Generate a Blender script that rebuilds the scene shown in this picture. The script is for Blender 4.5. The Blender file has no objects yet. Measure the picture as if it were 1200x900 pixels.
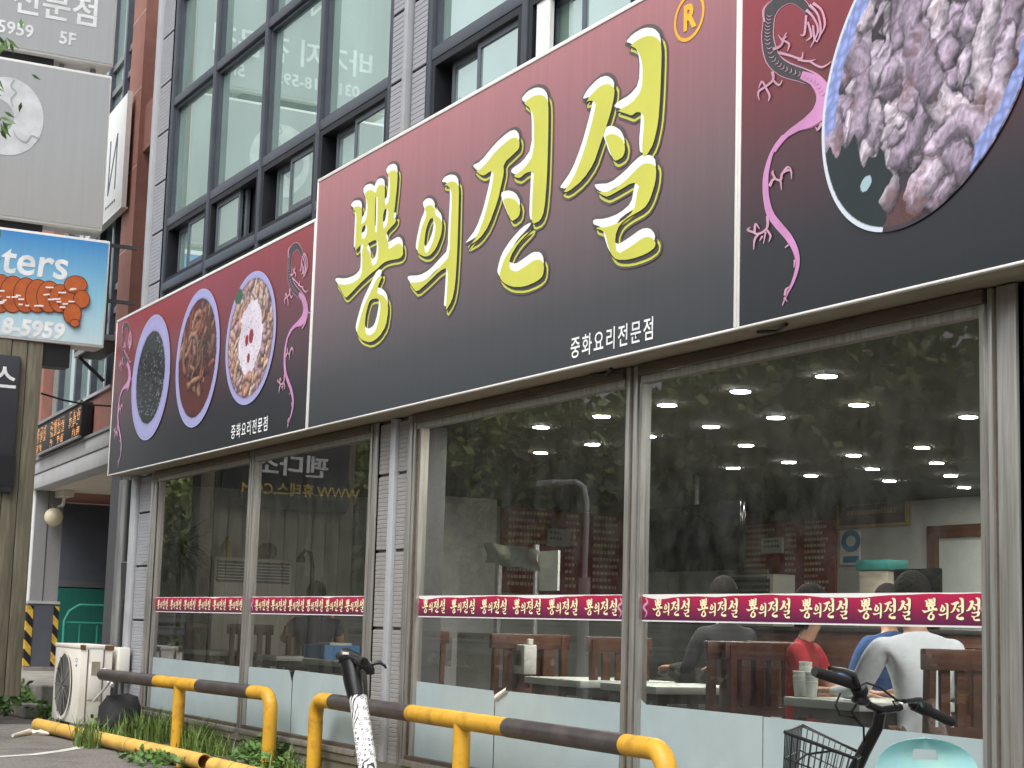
import bpy, math, random
import numpy as np
from mathutils import Vector, Matrix
from mathutils.geometry import tessellate_polygon
random.seed(7); rng = np.random.RandomState(5)
S = bpy.context.scene
# ------------------------------------------------------------------ camera (solved from the vanishing points)
FPX = 2018.0; CX, CY = 600.0, 450.0
CAM = np.array([0.0, -5.2, 1.17])
_n = lambda v: v/np.linalg.norm(v)
_L = _n(np.array([-1102, 254, FPX])); _U = np.array([410, -14250, FPX]); _U = _n(_U-_L*_U.dot(_L))
_X = -_L; _Z = _U; _Y = np.cross(_Z, _X)
RC = np.stack([_X, _Y, _Z], 1)          # camera(x right, y down, z fwd) = RC @ world
cam = bpy.data.cameras.new('camera'); camo = bpy.data.objects.new('camera', cam); S.collection.objects.link(camo)
cam.sensor_fit = 'HORIZONTAL'; cam.sensor_width = 36.0; cam.lens = FPX/1200*36; cam.clip_end = 600; cam.clip_start = .05
_r = RC[0]; _d = RC[1]; _f = RC[2]
camo.matrix_world = Matrix(((_r[0], -_d[0], -_f[0], CAM[0]), (_r[1], -_d[1], -_f[1], CAM[1]), (_r[2], -_d[2], -_f[2], CAM[2]), (0, 0, 0, 1)))
S.camera = camo
def ray(px, py): return RC.T @ np.array([px-CX, py-CY, FPX])
def aty(px, py, y): d = ray(px, py); return CAM+d*(y-CAM[1])/d[1]
def atz(px, py, z): d = ray(px, py); return CAM+d*(z-CAM[2])/d[2]
def atx(px, py, x): d = ray(px, py); return CAM+d*(x-CAM[0])/d[0]
def atd(px, py, dd): return CAM+ray(px, py)*dd/FPX
# ------------------------------------------------------------------ world, sun, exposure (overcast)
W = bpy.data.worlds.new('World'); S.world = W; W.use_nodes = True
nt = W.node_tree; nt.nodes.clear()
sky = nt.nodes.new('ShaderNodeTexSky'); sky.sky_type = 'NISHITA'; sky.sun_disc = False
SUN_EL, SUN_AZ = math.radians(55), math.radians(148)
sky.sun_elevation = SUN_EL; sky.sun_rotation = SUN_AZ; sky.air_density = 1.0; sky.dust_density = 4.0; sky.ozone_density = 1.0
hs = nt.nodes.new('ShaderNodeHueSaturation'); hs.inputs['Saturation'].default_value = .18
bg = nt.nodes.new('ShaderNodeBackground'); bg.inputs['Strength'].default_value = .15
wo = nt.nodes.new('ShaderNodeOutputWorld')
nt.links.new(sky.outputs[0], hs.inputs['Color']); nt.links.new(hs.outputs[0], bg.inputs[0]); nt.links.new(bg.outputs[0], wo.inputs[0])
sl = bpy.data.lights.new('sun', 'SUN'); sl.energy = 1.3; sl.angle = math.radians(35); sl.color = (1, .98, .95)
so = bpy.data.objects.new('sun', sl); S.collection.objects.link(so)
_sd = Vector((math.sin(SUN_AZ)*math.cos(SUN_EL), math.cos(SUN_AZ)*math.cos(SUN_EL), math.sin(SUN_EL)))
so.rotation_euler = _sd.to_track_quat('Z', 'Y').to_euler()
S.view_settings.view_transform = 'Standard'; S.view_settings.look = 'None'; S.view_settings.gamma = 1
S.view_settings.exposure = 0.7
S.render.engine = 'CYCLES'; S.cycles.use_denoising = True; S.cycles.max_bounces = 8; S.cycles.transparent_max_bounces = 24
S.cycles.caustics_reflective = False; S.cycles.caustics_refractive = False; S.cycles.sample_clamp_indirect = 6

# ------------------------------------------------------------------ materials
def lin(c): c = c/255.0; return c/12.92 if c <= .04045 else ((c+.055)/1.055)**2.4
def rgb(r, g, b, k=1.0): return (lin(r)*k, lin(g)*k, lin(b)*k, 1)
MATS = {}
def _new(name):
    m = bpy.data.materials.new(name); m.use_nodes = True; t = m.node_tree; t.nodes.clear()
    o = t.nodes.new('ShaderNodeOutputMaterial'); MATS[name] = m
    return m, t, o
def ramp(t, pts):
    r = t.nodes.new('ShaderNodeValToRGB'); e = r.color_ramp.elements
    while len(e) < len(pts): e.new(.5)
    for i, (p, c) in enumerate(pts): e[i].position = p; e[i].color = c
    return r
def coords(t, kind='Object', scale=(1, 1, 1)):
    c = t.nodes.new('ShaderNodeTexCoord'); mp = t.nodes.new('ShaderNodeMapping'); mp.inputs['Scale'].default_value = scale
    t.links.new(c.outputs[kind], mp.inputs[0]); return mp.outputs[0]
def geo(t, scale=(1, 1, 1)):
    c = t.nodes.new('ShaderNodeNewGeometry'); mp = t.nodes.new('ShaderNodeMapping'); mp.inputs['Scale'].default_value = scale
    t.links.new(c.outputs['Position'], mp.inputs[0]); return mp.outputs[0]
def noise(t, vec, scale, detail=4, rough=.55):
    n = t.nodes.new('ShaderNodeTexNoise'); n.inputs['Scale'].default_value = scale; n.inputs['Detail'].default_value = detail
    n.inputs['Roughness'].default_value = rough; t.links.new(vec, n.inputs['Vector']); return n.outputs['Fac']
def mixc(t, fac, a, b, mode='MIX'):
    m = t.nodes.new('ShaderNodeMix'); m.data_type = 'RGBA'; m.blend_type = mode
    for k, v in ((0, fac), (6, a), (7, b)):
        if hasattr(v, 'is_linked'): t.links.new(v, m.inputs[k])
        else: m.inputs[k].default_value = v
    return m.outputs[2]
def mat(name, col, rough=.6, metal=0.0, var=.15, scale=6, stretch=(1, 1, 1), bump=0.0, bscale=60, dirt=None, dirt_amt=.4, dscale=2.5, spec=.5, emit=0):
    if name in MATS: return MATS[name]
    m, t, o = _new(name); p = t.nodes.new('ShaderNodeBsdfPrincipled'); t.links.new(p.outputs[0], o.inputs[0])
    g = geo(t, stretch); f = noise(t, g, scale, 5)
    lo = tuple(c*(1-var) for c in col[:3])+(1,); hi = tuple(min(1, c*(1+var)) for c in col[:3])+(1,)
    r = ramp(t, [(.3, lo), (.7, hi)]); t.links.new(f, r.inputs[0]); c = r.outputs[0]
    if dirt:
        f2 = noise(t, geo(t, stretch), dscale, 6, .65); r2 = ramp(t, [(.48, (0, 0, 0, 1)), (.72, (dirt_amt,)*3+(1,))]); t.links.new(f2, r2.inputs[0])
        c = mixc(t, r2.outputs[0], c, dirt)
    t.links.new(c, p.inputs['Base Color']); p.inputs['Metallic'].default_value = metal; p.inputs['Specular IOR Level'].default_value = spec
    rr = t.nodes.new('ShaderNodeMapRange'); rr.inputs['To Min'].default_value = max(.02, rough-.08); rr.inputs['To Max'].default_value = min(1, rough+.1)
    t.links.new(f, rr.inputs[0]); t.links.new(rr.outputs[0], p.inputs['Roughness'])
    if bump:
        b = t.nodes.new('ShaderNodeBump'); b.inputs['Strength'].default_value = bump; b.inputs['Distance'].default_value = .01
        t.links.new(noise(t, geo(t, stretch), bscale, 4), b.inputs['Height']); t.links.new(b.outputs[0], p.inputs['Normal'])
    if emit: p.inputs['Emission Color'].default_value = col; p.inputs['Emission Strength'].default_value = emit
    return m
def glass_mat(name, tint, refl=1.0, ior=1.5, film=None):
    m, t, o = _new(name)
    tr = t.nodes.new('ShaderNodeBsdfTransparent'); tr.inputs[0].default_value = tint
    gl = t.nodes.new('ShaderNodeBsdfGlossy'); gl.inputs['Roughness'].default_value = .01; gl.inputs[0].default_value = (refl, refl, refl, 1)
    fr = t.nodes.new('ShaderNodeFresnel'); fr.inputs['IOR'].default_value = ior
    b = t.nodes.new('ShaderNodeBump'); b.inputs['Strength'].default_value = .06; b.inputs['Distance'].default_value = .004
    t.links.new(noise(t, geo(t), 1.3, 2), b.inputs['Height']); t.links.new(b.outputs[0], gl.inputs['Normal'])
    mx = t.nodes.new('ShaderNodeMixShader'); t.links.new(fr.outputs[0], mx.inputs[0]); t.links.new(tr.outputs[0], mx.inputs[1]); t.links.new(gl.outputs[0], mx.inputs[2])
    df = t.nodes.new('ShaderNodeBsdfDiffuse'); df.inputs[0].default_value = (.5, .52, .48, 1)   # dust and wipe marks on the pane, raised to haze the reflections
    f = noise(t, geo(t, (1, 1, .6)), 5, 8, .75); r = ramp(t, [(.4, (.012,)*3+(1,)), (.8, (.085,)*3+(1,))]); t.links.new(f, r.inputs[0])
    m2 = t.nodes.new('ShaderNodeMixShader'); t.links.new(r.outputs[0], m2.inputs[0]); t.links.new(mx.outputs[0], m2.inputs[1]); t.links.new(df.outputs[0], m2.inputs[2])
    t.links.new(m2.outputs[0], o.inputs[0]); return m
def coated_glass(name, body, refl, fac=.55):
    m, t, o = _new(name)
    d = t.nodes.new('ShaderNodeBsdfDiffuse'); gl = t.nodes.new('ShaderNodeBsdfGlossy'); gl.inputs[0].default_value = refl; gl.inputs['Roughness'].default_value = .02
    f = noise(t, geo(t, (.8, .8, .5)), 1.2, 4); r = ramp(t, [(.3, tuple(c*.75 for c in body[:3])+(1,)), (.75, tuple(min(1, c*1.3) for c in body[:3])+(1,))]); t.links.new(f, r.inputs[0]); t.links.new(r.outputs[0], d.inputs[0])
    b = t.nodes.new('ShaderNodeBump'); b.inputs['Strength'].default_value = .05; b.inputs['Distance'].default_value = .004
    t.links.new(noise(t, geo(t), .9, 2), b.inputs['Height']); t.links.new(b.outputs[0], gl.inputs['Normal'])
    mx = t.nodes.new('ShaderNodeMixShader'); mx.inputs[0].default_value = fac
    t.links.new(d.outputs[0], mx.inputs[1]); t.links.new(gl.outputs[0], mx.inputs[2]); t.links.new(mx.outputs[0], o.inputs[0]); return m
def vgrad_mat(name, stops, z0, z1, rough=.35, streak=.12, spec=.5, coord_axis=2, bump=0):
    """printed panel: colour runs with the height on the panel (printed so, with sky sheen mixed in on the main sign), with faint vertical weather streaks"""
    m, t, o = _new(name); p = t.nodes.new('ShaderNodeBsdfPrincipled'); t.links.new(p.outputs[0], o.inputs[0])
    g = t.nodes.new('ShaderNodeNewGeometry'); s = t.nodes.new('ShaderNodeSeparateXYZ'); t.links.new(g.outputs['Position'], s.inputs[0])
    mr = t.nodes.new('ShaderNodeMapRange'); mr.inputs['From Min'].default_value = z0; mr.inputs['From Max'].default_value = z1; t.links.new(s.outputs[coord_axis], mr.inputs[0])
    r = ramp(t, stops); t.links.new(mr.outputs[0], r.inputs[0])
    f = noise(t, geo(t, (9, 9, .35)), 2.2, 6, .7); r2 = ramp(t, [(.25, (1-streak,)*3+(1,)), (.75, (1+streak,)*3+(1,))]); t.links.new(f, r2.inputs[0])
    c = mixc(t, 1.0, r.outputs[0], r2.outputs[0], 'MULTIPLY'); t.links.new(c, p.inputs['Base Color'])
    p.inputs['Roughness'].default_value = rough; p.inputs['Specular IOR Level'].default_value = spec; return m
def attr_mat(name, rough=.4, spec=.5):
    m, t, o = _new(name); p = t.nodes.new('ShaderNodeBsdfPrincipled'); a = t.nodes.new('ShaderNodeVertexColor'); a.layer_name = 'Col'
    t.links.new(a.outputs[0], p.inputs['Base Color']); p.inputs['Roughness'].default_value = rough; p.inputs['Specular IOR Level'].default_value = spec
    t.links.new(p.outputs[0], o.inputs[0]); return m
def emit_mat(name, col, strength):
    m, t, o = _new(name); e = t.nodes.new('ShaderNodeEmission'); e.inputs[0].default_value = col; e.inputs[1].default_value = strength; t.links.new(e.outputs[0], o.inputs[0]); return m
def ring_decal_mat():
    m, t, o = _new('scooter_decal'); p = t.nodes.new('ShaderNodeBsdfPrincipled'); t.links.new(p.outputs[0], o.inputs[0])
    v = t.nodes.new('ShaderNodeTexVoronoi'); v.inputs['Scale'].default_value = 42; v.inputs['Randomness'].default_value = .35; t.links.new(coords(t, 'Object'), v.inputs['Vector'])
    r = ramp(t, [(0, (.82,)*3+(1,)), (.2, (.82,)*3+(1,)), (.24, (.02,)*3+(1,)), (.34, (.02,)*3+(1,)), (.38, (.82,)*3+(1,))]); t.links.new(v.outputs['Distance'], r.inputs[0])
    w = t.nodes.new('ShaderNodeTexWave'); w.inputs['Scale'].default_value = 16; w.inputs['Distortion'].default_value = 9; w.inputs['Detail'].default_value = 2; t.links.new(coords(t, 'Object'), w.inputs['Vector'])
    r2 = ramp(t, [(.55, (.82,)*3+(1,)), (.7, (.03,)*3+(1,))]); t.links.new(w.outputs['Fac'], r2.inputs[0])
    n = noise(t, coords(t, 'Object', (1, 1, .7)), 6, 1); r3 = ramp(t, [(.55, (0,)*3+(1,)), (.58, (1,)*3+(1,))]); t.links.new(n, r3.inputs[0])
    t.links.new(mixc(t, r3.outputs[0], r.outputs[0], r2.outputs[0]), p.inputs['Base Color']); p.inputs['Roughness'].default_value = .35; return m
def striped_mat(name, a, b, scale, axis=(0, 1, 1)):
    m, t, o = _new(name); p = t.nodes.new('ShaderNodeBsdfPrincipled'); t.links.new(p.outputs[0], o.inputs[0])
    g = t.nodes.new('ShaderNodeNewGeometry'); d = t.nodes.new('ShaderNodeVectorMath'); d.operation = 'DOT_PRODUCT'; d.inputs[1].default_value = axis
    t.links.new(g.outputs['Position'], d.inputs[0]); mu = t.nodes.new('ShaderNodeMath'); mu.operation = 'MULTIPLY'; mu.inputs[1].default_value = scale; t.links.new(d.outputs['Value'], mu.inputs[0])
    fr = t.nodes.new('ShaderNodeMath'); fr.operation = 'FRACT'; t.links.new(mu.outputs[0], fr.inputs[0])
    r = ramp(t, [(0, a), (.5, b)]); r.color_ramp.interpolation = 'CONSTANT'; t.links.new(fr.outputs[0], r.inputs[0])
    f = noise(t, geo(t), 14, 5); r2 = ramp(t, [(.35, (.6,)*3+(1,)), (.6, (1,)*3+(1,))]); t.links.new(f, r2.inputs[0])
    t.links.new(mixc(t, 1., r.outputs[0], r2.outputs[0], 'MULTIPLY'), p.inputs['Base Color']); p.inputs['Roughness'].default_value = .6; return m

# ------------------------------------------------------------------ mesh helpers
def link(o): S.collection.objects.link(o); return o
def tag(o, label=None, cat=None, group=None, kind=None):
    if label: o['label'] = label
    if cat: o['category'] = cat
    if group: o['group'] = group
    if kind: o['kind'] = kind
    return o
def thing(name, loc, label, cat, group=None, rot=(0, 0, 0)):
    o = link(bpy.data.objects.new(name, None)); o.location = loc; o.rotation_euler = rot; o.empty_display_size = .1
    return tag(o, label, cat, group)
def wmat(o):
    m = Matrix.LocRotScale(o.location, o.rotation_euler, o.scale)
    return (wmat(o.parent) @ m) if o.parent else m
class MB:
    def __init__(s): s.v = []; s.f = []
    def add(s, vs, fs):
        b = len(s.v); s.v += [tuple(map(float, q)) for q in vs]; s.f += [tuple(b+i for i in f) for f in fs]; return s
    def box(s, x0, x1, y0, y1, z0, z1):
        return s.add([(x0, y0, z0), (x1, y0, z0), (x1, y1, z0), (x0, y1, z0), (x0, y0, z1), (x1, y0, z1), (x1, y1, z1), (x0, y1, z1)],
                     [(0, 3, 2, 1), (4, 5, 6, 7), (0, 1, 5, 4), (1, 2, 6, 5), (2, 3, 7, 6), (3, 0, 4, 7)])
    def bbox(s, x0, x1, y0, y1, z0, z1, b=.005):
        """box with chamfered edges"""
        import bmesh
        bm = bmesh.new(); bmesh.ops.create_cube(bm, size=1)
        for v in bm.verts: v.co = Vector(((x0+x1)/2+v.co.x*(x1-x0), (y0+y1)/2+v.co.y*(y1-y0), (z0+z1)/2+v.co.z*(z1-z0)))
        bmesh.ops.bevel(bm, geom=bm.edges[:], offset=b, segments=2, affect='EDGES', profile=.5)
        bm.verts.index_update(); s.add([v.co for v in bm.verts], [[v.index for v in f.verts] for f in bm.faces]); bm.free(); return s
    def bar(s, a, b, w, h, up=(0, 0, 1)):
        a = Vector(a); b = Vector(b); d = (b-a).normalized(); u = Vector(up)
        if abs(d.dot(u)) > .98: u = Vector((1, 0, 0))
        r = d.cross(u).normalized(); u = r.cross(d)
        vs = [p+r*(i*w/2)+u*(j*h/2) for p in (a, b) for i, j in ((-1, -1), (1, -1), (1, 1), (-1, 1))]
        return s.add(vs, [(0, 3, 2, 1), (4, 5, 6, 7), (0, 1, 5, 4), (1, 2, 6, 5), (2, 3, 7, 6), (3, 0, 4, 7)])
    def tube(s, pts, rad, n=10, cap=True):
        pts = [Vector(p) for p in pts]; rs = rad if hasattr(rad, '__len__') else [rad]*len(pts)
        d0 = (pts[1]-pts[0]).normalized(); u = Vector((0, 0, 1)) if abs(d0.z) < .9 else Vector((1, 0, 0)); r = d0.cross(u).normalized()
        rings = []
        for i, p in enumerate(pts):
            d = (pts[min(i+1, len(pts)-1)]-pts[max(i-1, 0)]).normalized(); r = (r-d*r.dot(d)).normalized(); u = d.cross(r)
            rings.append([p+(r*math.cos(2*math.pi*k/n)+u*math.sin(2*math.pi*k/n))*rs[i] for k in range(n)])
        b = len(s.v); s.v += [tuple(q) for ring in rings for q in ring]
        for i in range(len(pts)-1):
            for k in range(n):
                a = b+i*n+k; c = b+i*n+(k+1) % n; s.f.append((a, c, c+n, a+n))
        if cap:
            s.f.append(tuple(b+k for k in reversed(range(n)))); s.f.append(tuple(b+(len(pts)-1)*n+k for k in range(n)))
        return s
    def lathe(s, c, prof, n=20):
        b = len(s.v)
        for r, z in prof:
            for k in range(n): s.v.append((c[0]+r*math.cos(2*math.pi*k/n), c[1]+r*math.sin(2*math.pi*k/n), c[2]+z))
        for i in range(len(prof)-1):
            for k in range(n): a = b+i*n+k; e = b+i*n+(k+1) % n; s.f.append((a, e, e+n, a+n))
        s.f.append(tuple(b+k for k in reversed(range(n)))); s.f.append(tuple(b+(len(prof)-1)*n+k for k in range(n))); return s
    def flat(s, loops, fn):
        """fill 2D loops (outer, holes) ; fn maps (u,v) to a point"""
        t = tessellate_polygon([[Vector((p[0], p[1], 0)) for p in l] for l in loops]); pts = [p for l in loops for p in l]
        fs = []
        for a, b, c in t:
            A, B, Cc = pts[a], pts[b], pts[c]
            fs.append((a, b, c) if (B[0]-A[0])*(Cc[1]-A[1])-(B[1]-A[1])*(Cc[0]-A[0]) > 0 else (a, c, b))
        return s.add([fn(p[0], p[1]) for p in pts], fs)
    def mesh(s, name, M, smooth=False):
        me = bpy.data.meshes.new(name); inv = M.inverted() if M else None
        me.from_pydata([tuple(inv @ Vector(q)) if inv else q for q in s.v], [], s.f); me.update()
        if smooth:
            for p in me.polygons: p.use_smooth = True
            try: me.set_sharp_from_angle(angle=math.radians(38))
            except Exception: pass
        return me
    def build(s, name, mt, parent=None, smooth=False, local=False, loc=None):
        M = None
        if parent is not None and not local: M = wmat(parent)
        if loc is not None and parent is None: M = Matrix.Translation(loc)
        me = s.mesh(name, M, smooth); me.materials.append(mt if not isinstance(mt, str) else MATS[mt])
        o = link(bpy.data.objects.new(name, me)); o.parent = parent
        if loc is not None and parent is None: o.location = loc
        return o
def box(name, mt, parent, *a, local=False): return MB().box(*a).build(name, mt, parent, local=local)
def bbox(name, mt, parent, *a, b=.005, local=False): return MB().bbox(*a, b=b).build(name, mt, parent, smooth=True, local=local)
def text_loops_mesh(txt, size, align='CENTER', bold=0.0, shear=0.0, sx=1.0, space=1.0):
    cu = bpy.data.curves.new('lettering', 'FONT'); cu.body = txt; cu.size = size; cu.align_x = align; cu.align_y = 'CENTER'; cu.offset = bold; cu.shear = shear; cu.space_character = space; cu.resolution_u = 3
    ob = link(bpy.data.objects.new('lettering', cu)); bpy.context.view_layer.update()
    me = bpy.data.meshes.new_from_object(ob.evaluated_get(bpy.context.evaluated_depsgraph_get())); bpy.data.objects.remove(ob); bpy.data.curves.remove(cu)
    if sx != 1.0:
        for v in me.vertices: v.co.x *= sx
    return me
def put_text(name, txt, size, mt, parent, loc, rot, **k):
    me = text_loops_mesh(txt, size, **k); me.materials.clear(); me.materials.append(MATS[mt] if isinstance(mt, str) else mt)
    o = link(bpy.data.objects.new(name, me)); M = Matrix.LocRotScale(Vector(loc), Matrix.Rotation(0, 3, 'Z').to_euler() if rot is None else __import__('mathutils').Euler(rot), None)
    if parent: M = wmat(parent).inverted() @ M; o.parent = parent
    o.matrix_basis = M; return o
ROT_S = (math.pi/2, 0, 0); ROT_E = (math.pi/2, 0, math.pi/2)
def copy_tree(o, parent=None):
    c = o.copy(); link(c); c.parent = parent
    for ch in o.children: copy_tree(ch, c)
    return c
def area2(p): return sum(p[i][0]*p[(i+1) % len(p)][1]-p[(i+1) % len(p)][0]*p[i][1] for i in range(len(p)))/2
def chaikin(p, k=.22):
    o = []
    for i in range(len(p)):
        a = p[i]; b = p[(i+1) % len(p)]
        o += [(a[0]+(b[0]-a[0])*k, a[1]+(b[1]-a[1])*k), (a[0]+(b[0]-a[0])*(1-k), a[1]+(b[1]-a[1])*(1-k))]
    return o
def offset(p, d):
    s = 1 if area2(p) > 0 else -1; n = len(p); o = []
    for i in range(n):
        a = np.array(p[i-1]); b = np.array(p[i]); c = np.array(p[(i+1) % n]); e1 = b-a; e2 = c-b
        l1 = np.hypot(*e1); l2 = np.hypot(*e2)
        if l1 < 1e-9 or l2 < 1e-9: o.append(tuple(b)); continue
        n1 = np.array([e1[1], -e1[0]])/l1*s; n2 = np.array([e2[1], -e2[0]])/l2*s; m = n1+n2; q = max(.45, 1+n1.dot(n2)); o.append(tuple(b+m*d/q))
    return o

# ------------------------------------------------------------------ palette
mat('asphalt', rgb(122, 118, 112), .92, var=.4, scale=38, bump=1.0, bscale=120, dirt=rgb(78, 74, 68), dirt_amt=.85, dscale=1.7)
mat('concrete', rgb(150, 146, 138), .85, var=.2, scale=4, bump=.4, bscale=90, dirt=rgb(95, 92, 84), dirt_amt=.7)
mat('soil', rgb(112, 102, 90), .95, var=.35, scale=14, bump=1, bscale=120, dirt=rgb(70, 64, 52), dirt_amt=.7, dscale=6)
mat('road_paint', rgb(205, 203, 196), .8, var=.12, scale=30, dirt=rgb(130, 126, 120), dirt_amt=.7, dscale=9)
mat('steel', rgb(162, 160, 155), .3, metal=.5, var=.22, scale=9, stretch=(6, 6, .25), dirt=rgb(112, 100, 84), dirt_amt=.55, dscale=5)
mat('steel_dark', rgb(110, 98, 86), .45, metal=.5, var=.2, scale=6, stretch=(.4, 4, 4), dirt=rgb(70, 58, 48), dirt_amt=.6)
mat('sill_metal', rgb(128, 124, 110), .55, metal=.3, var=.2, scale=5, stretch=(.5, 2, 3), dirt=rgb(78, 82, 58), dirt_amt=.8, dscale=4)
mat('clad', rgb(158, 159, 166), .5, metal=.1, var=.06, scale=3, dirt=rgb(140, 138, 136), dirt_amt=.35, dscale=3)
mat('clad_dirty', rgb(150, 148, 146), .55, metal=.1, var=.08, scale=3, dirt=rgb(128, 120, 110), dirt_amt=.6, dscale=5)
mat('trim_grey', rgb(178, 180, 184), .45, metal=.2, var=.06)
mat('wall_dark', rgb(92, 92, 96), .6, var=.1, scale=3)
mat('win_frame', rgb(78, 83, 92), .4, metal=.2, var=.12, scale=8)
mat('win_black', rgb(22, 24, 32), .5, var=.15)
mat('sash', rgb(92, 97, 106), .4, metal=.2, var=.1)
mat('white_trim', rgb(232, 230, 226), .35, var=.05)
mat('sign_under', rgb(150, 142, 126), .6, var=.15, scale=4, stretch=(.6, 3, 3), dirt=rgb(110, 100, 84), dirt_amt=.6)
mat('film', rgb(158, 174, 176), .55, var=.05, scale=3, dirt=rgb(172, 184, 184), dirt_amt=.5, dscale=5)
mat('paper_white', rgb(226, 226, 222), .7, var=.05)
mat('yellow_paint', rgb(208, 158, 44), .48, var=.14, scale=4, dirt=rgb(138, 98, 36), dirt_amt=.75, dscale=8)
mat('pipe_yellow', rgb(214, 172, 84), .55, var=.12, scale=5, dirt=rgb(142, 116, 66), dirt_amt=.6, dscale=6)
mat('black_paint', rgb(62, 56, 54), .38, var=.25, scale=6, dirt=rgb(98, 88, 82), dirt_amt=.6, dscale=5)
mat('red_granite', rgb(154, 106, 94), .7, var=.12, scale=9, bump=.1, bscale=200, dirt=rgb(146, 92, 78), dirt_amt=.5)
mat('joint', rgb(200, 180, 170), .8)
mat('white_panel', rgb(228, 230, 230), .35, var=.04, dirt=rgb(205, 204, 198), dirt_amt=.4)
mat('grey_fascia', rgb(188, 188, 190), .5, metal=.1, var=.06, dirt=rgb(160, 158, 156), dirt_amt=.5)
mat('soffit', rgb(222, 214, 196), .7, var=.08, scale=3, stretch=(3, .5, 1))
mat('navy_wall', rgb(84, 88, 98), .7, var=.08)
mat('green_mesh', rgb(18, 96, 84), .7, var=.15, scale=9, stretch=(1, 4, .4))
mat('green_pipe', rgb(52, 140, 122), .5, var=.1)
mat('wood_old', rgb(112, 106, 90), .85, var=.3, scale=5, stretch=(6, 6, .5), bump=.6, bscale=20, dirt=rgb(78, 84, 62), dirt_amt=.8, dscale=3)
mat('panel_dark', rgb(58, 60, 64), .4, var=.08)
mat('black', rgb(20, 20, 22), .5, var=.2)
mat('rubber', rgb(28, 28, 30), .75, var=.2)
mat('black_gloss', rgb(24, 24, 26), .3, var=.2)
mat('galv', rgb(150, 152, 152), .4, metal=.6, var=.15, stretch=(3, 3, .5))
mat('ac_white', rgb(228, 224, 214), .45, var=.04, dirt=rgb(196, 184, 162), dirt_amt=.5, dscale=3)
mat('ac_grille', rgb(96, 94, 90), .6, var=.2)
mat('rust', rgb(104, 72, 46), .85, var=.3, scale=20)
mat('int_wall', rgb(196, 198, 192), .75, var=.04)
mat('int_panel', rgb(192, 196, 188), .7, var=.05)
mat('int_floor', rgb(110, 104, 98), .5, var=.1)
mat('int_ceiling', rgb(74, 74, 68), .9, var=.05)
mat('brown_wood', rgb(92, 54, 36), .4, var=.25, scale=8, stretch=(1, 1, 6), dirt=rgb(58, 32, 22), dirt_amt=.5)
mat('table_top', rgb(206, 212, 204), .35, var=.04)
mat('dark_leg', rgb(44, 42, 42), .5)
mat('menu_red', rgb(150, 30, 38), .5, var=.12, scale=2)
mat('menu_dark', rgb(78, 26, 24), .5, var=.15, scale=2)
mat('menu_ink', rgb(226, 214, 190), .6)
mat('gold', rgb(178, 150, 74), .5)
mat('tv', rgb(10, 11, 12), .12, var=.1)
mat('hair', rgb(24, 20, 20), .8, bump=1, bscale=70, spec=.2, var=.3, scale=40)
mat('skin', rgb(206, 160, 134), .55, var=.06)
mat('leaf_dark', rgb(48, 70, 46), .5, var=.3, scale=3)
mat('tree_leaf', rgb(122, 134, 66), .6, var=.4, scale=.9)
mat('grass', rgb(100, 122, 56), .6, var=.35, scale=7)
mat('weed', rgb(84, 116, 56), .6, var=.35, scale=5)
mat('bark', rgb(92, 80, 66), .9, var=.3, scale=9, stretch=(3, 3, .6), bump=.6, bscale=30)
mat('turquoise', rgb(150, 196, 198), .4, var=.04, scale=8, dirt=rgb(176, 210, 180), dirt_amt=.6, dscale=6)
mat('sky_blue_plastic', rgb(70, 130, 190), .4)
mat('yellow_obj', rgb(196, 158, 50), .5)
mat('cup', rgb(232, 236, 230), .6)
mat('sticker_blue', rgb(60, 132, 176), .5); mat('teal', rgb(40, 104, 98), .5)
mat('print_yellow', rgb(202, 202, 84), .45, var=.06, scale=3); mat('print_white', rgb(240, 240, 236), .45, var=.04)
mat('print_halo', rgb(92, 84, 84), .45, var=.1); mat('print_dark', rgb(62, 60, 58), .45, var=.1); mat('print_gold', rgb(238, 178, 48), .45)
mat('print_cream', rgb(246, 230, 186), .5, var=.04); mat('print_white2', rgb(214, 216, 218), .5)
mat('sign_letter', rgb(236, 238, 238), .5); mat('gold_text', rgb(212, 184, 84), .5)
mat('dragon_pink', rgb(198, 138, 186), .45, var=.12, scale=5); mat('dragon_dark', rgb(66, 64, 66), .45, var=.2, scale=20); mat('dragon_line', rgb(196, 150, 172), .45)
ring_decal_mat(); attr_mat('photo_print', .4)
glass_mat('shop_glass', (.90, .93, .91, 1), refl=.95, ior=1.75)
coated_glass('upper_glass', rgb(150, 178, 170), (.84, .97, .94, 1), .62)
coated_glass('nb_glass', rgb(150, 172, 170), (.82, .90, .90, 1), .55)
emit_mat('led_white', (1, .98, .94, 1), 260); emit_mat('led_warm', (1, .88, .62, 1), 205); emit_mat('led_orange', (1, .48, .2, 1), .9)
ZS0, ZS1, ZS1L = 2.663, 4.68, 4.365
vgrad_mat('sign_main', [(0, rgb(54, 58, 62)), (.18, rgb(66, 66, 70)), (.45, rgb(108, 90, 94)), (.75, rgb(148, 102, 108)), (1, rgb(174, 116, 121))], ZS0, ZS1, .38, .09)  # pale upper stops take sky sheen into the print colour
vgrad_mat('sign_food', [(0, rgb(36, 40, 44)), (.22, rgb(44, 44, 50)), (.5, rgb(84, 54, 60)), (.8, rgb(126, 54, 60)), (1, rgb(144, 58, 66))], ZS0, ZS1L, .38, .08)
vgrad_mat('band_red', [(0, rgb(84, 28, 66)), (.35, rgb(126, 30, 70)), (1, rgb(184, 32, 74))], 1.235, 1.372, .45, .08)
vgrad_mat('pylon_grey', [(0, rgb(172, 170, 168)), (.3, rgb(176, 178, 180)), (1, rgb(180, 182, 185))], 5.4, 9, .35, .05)
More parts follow.
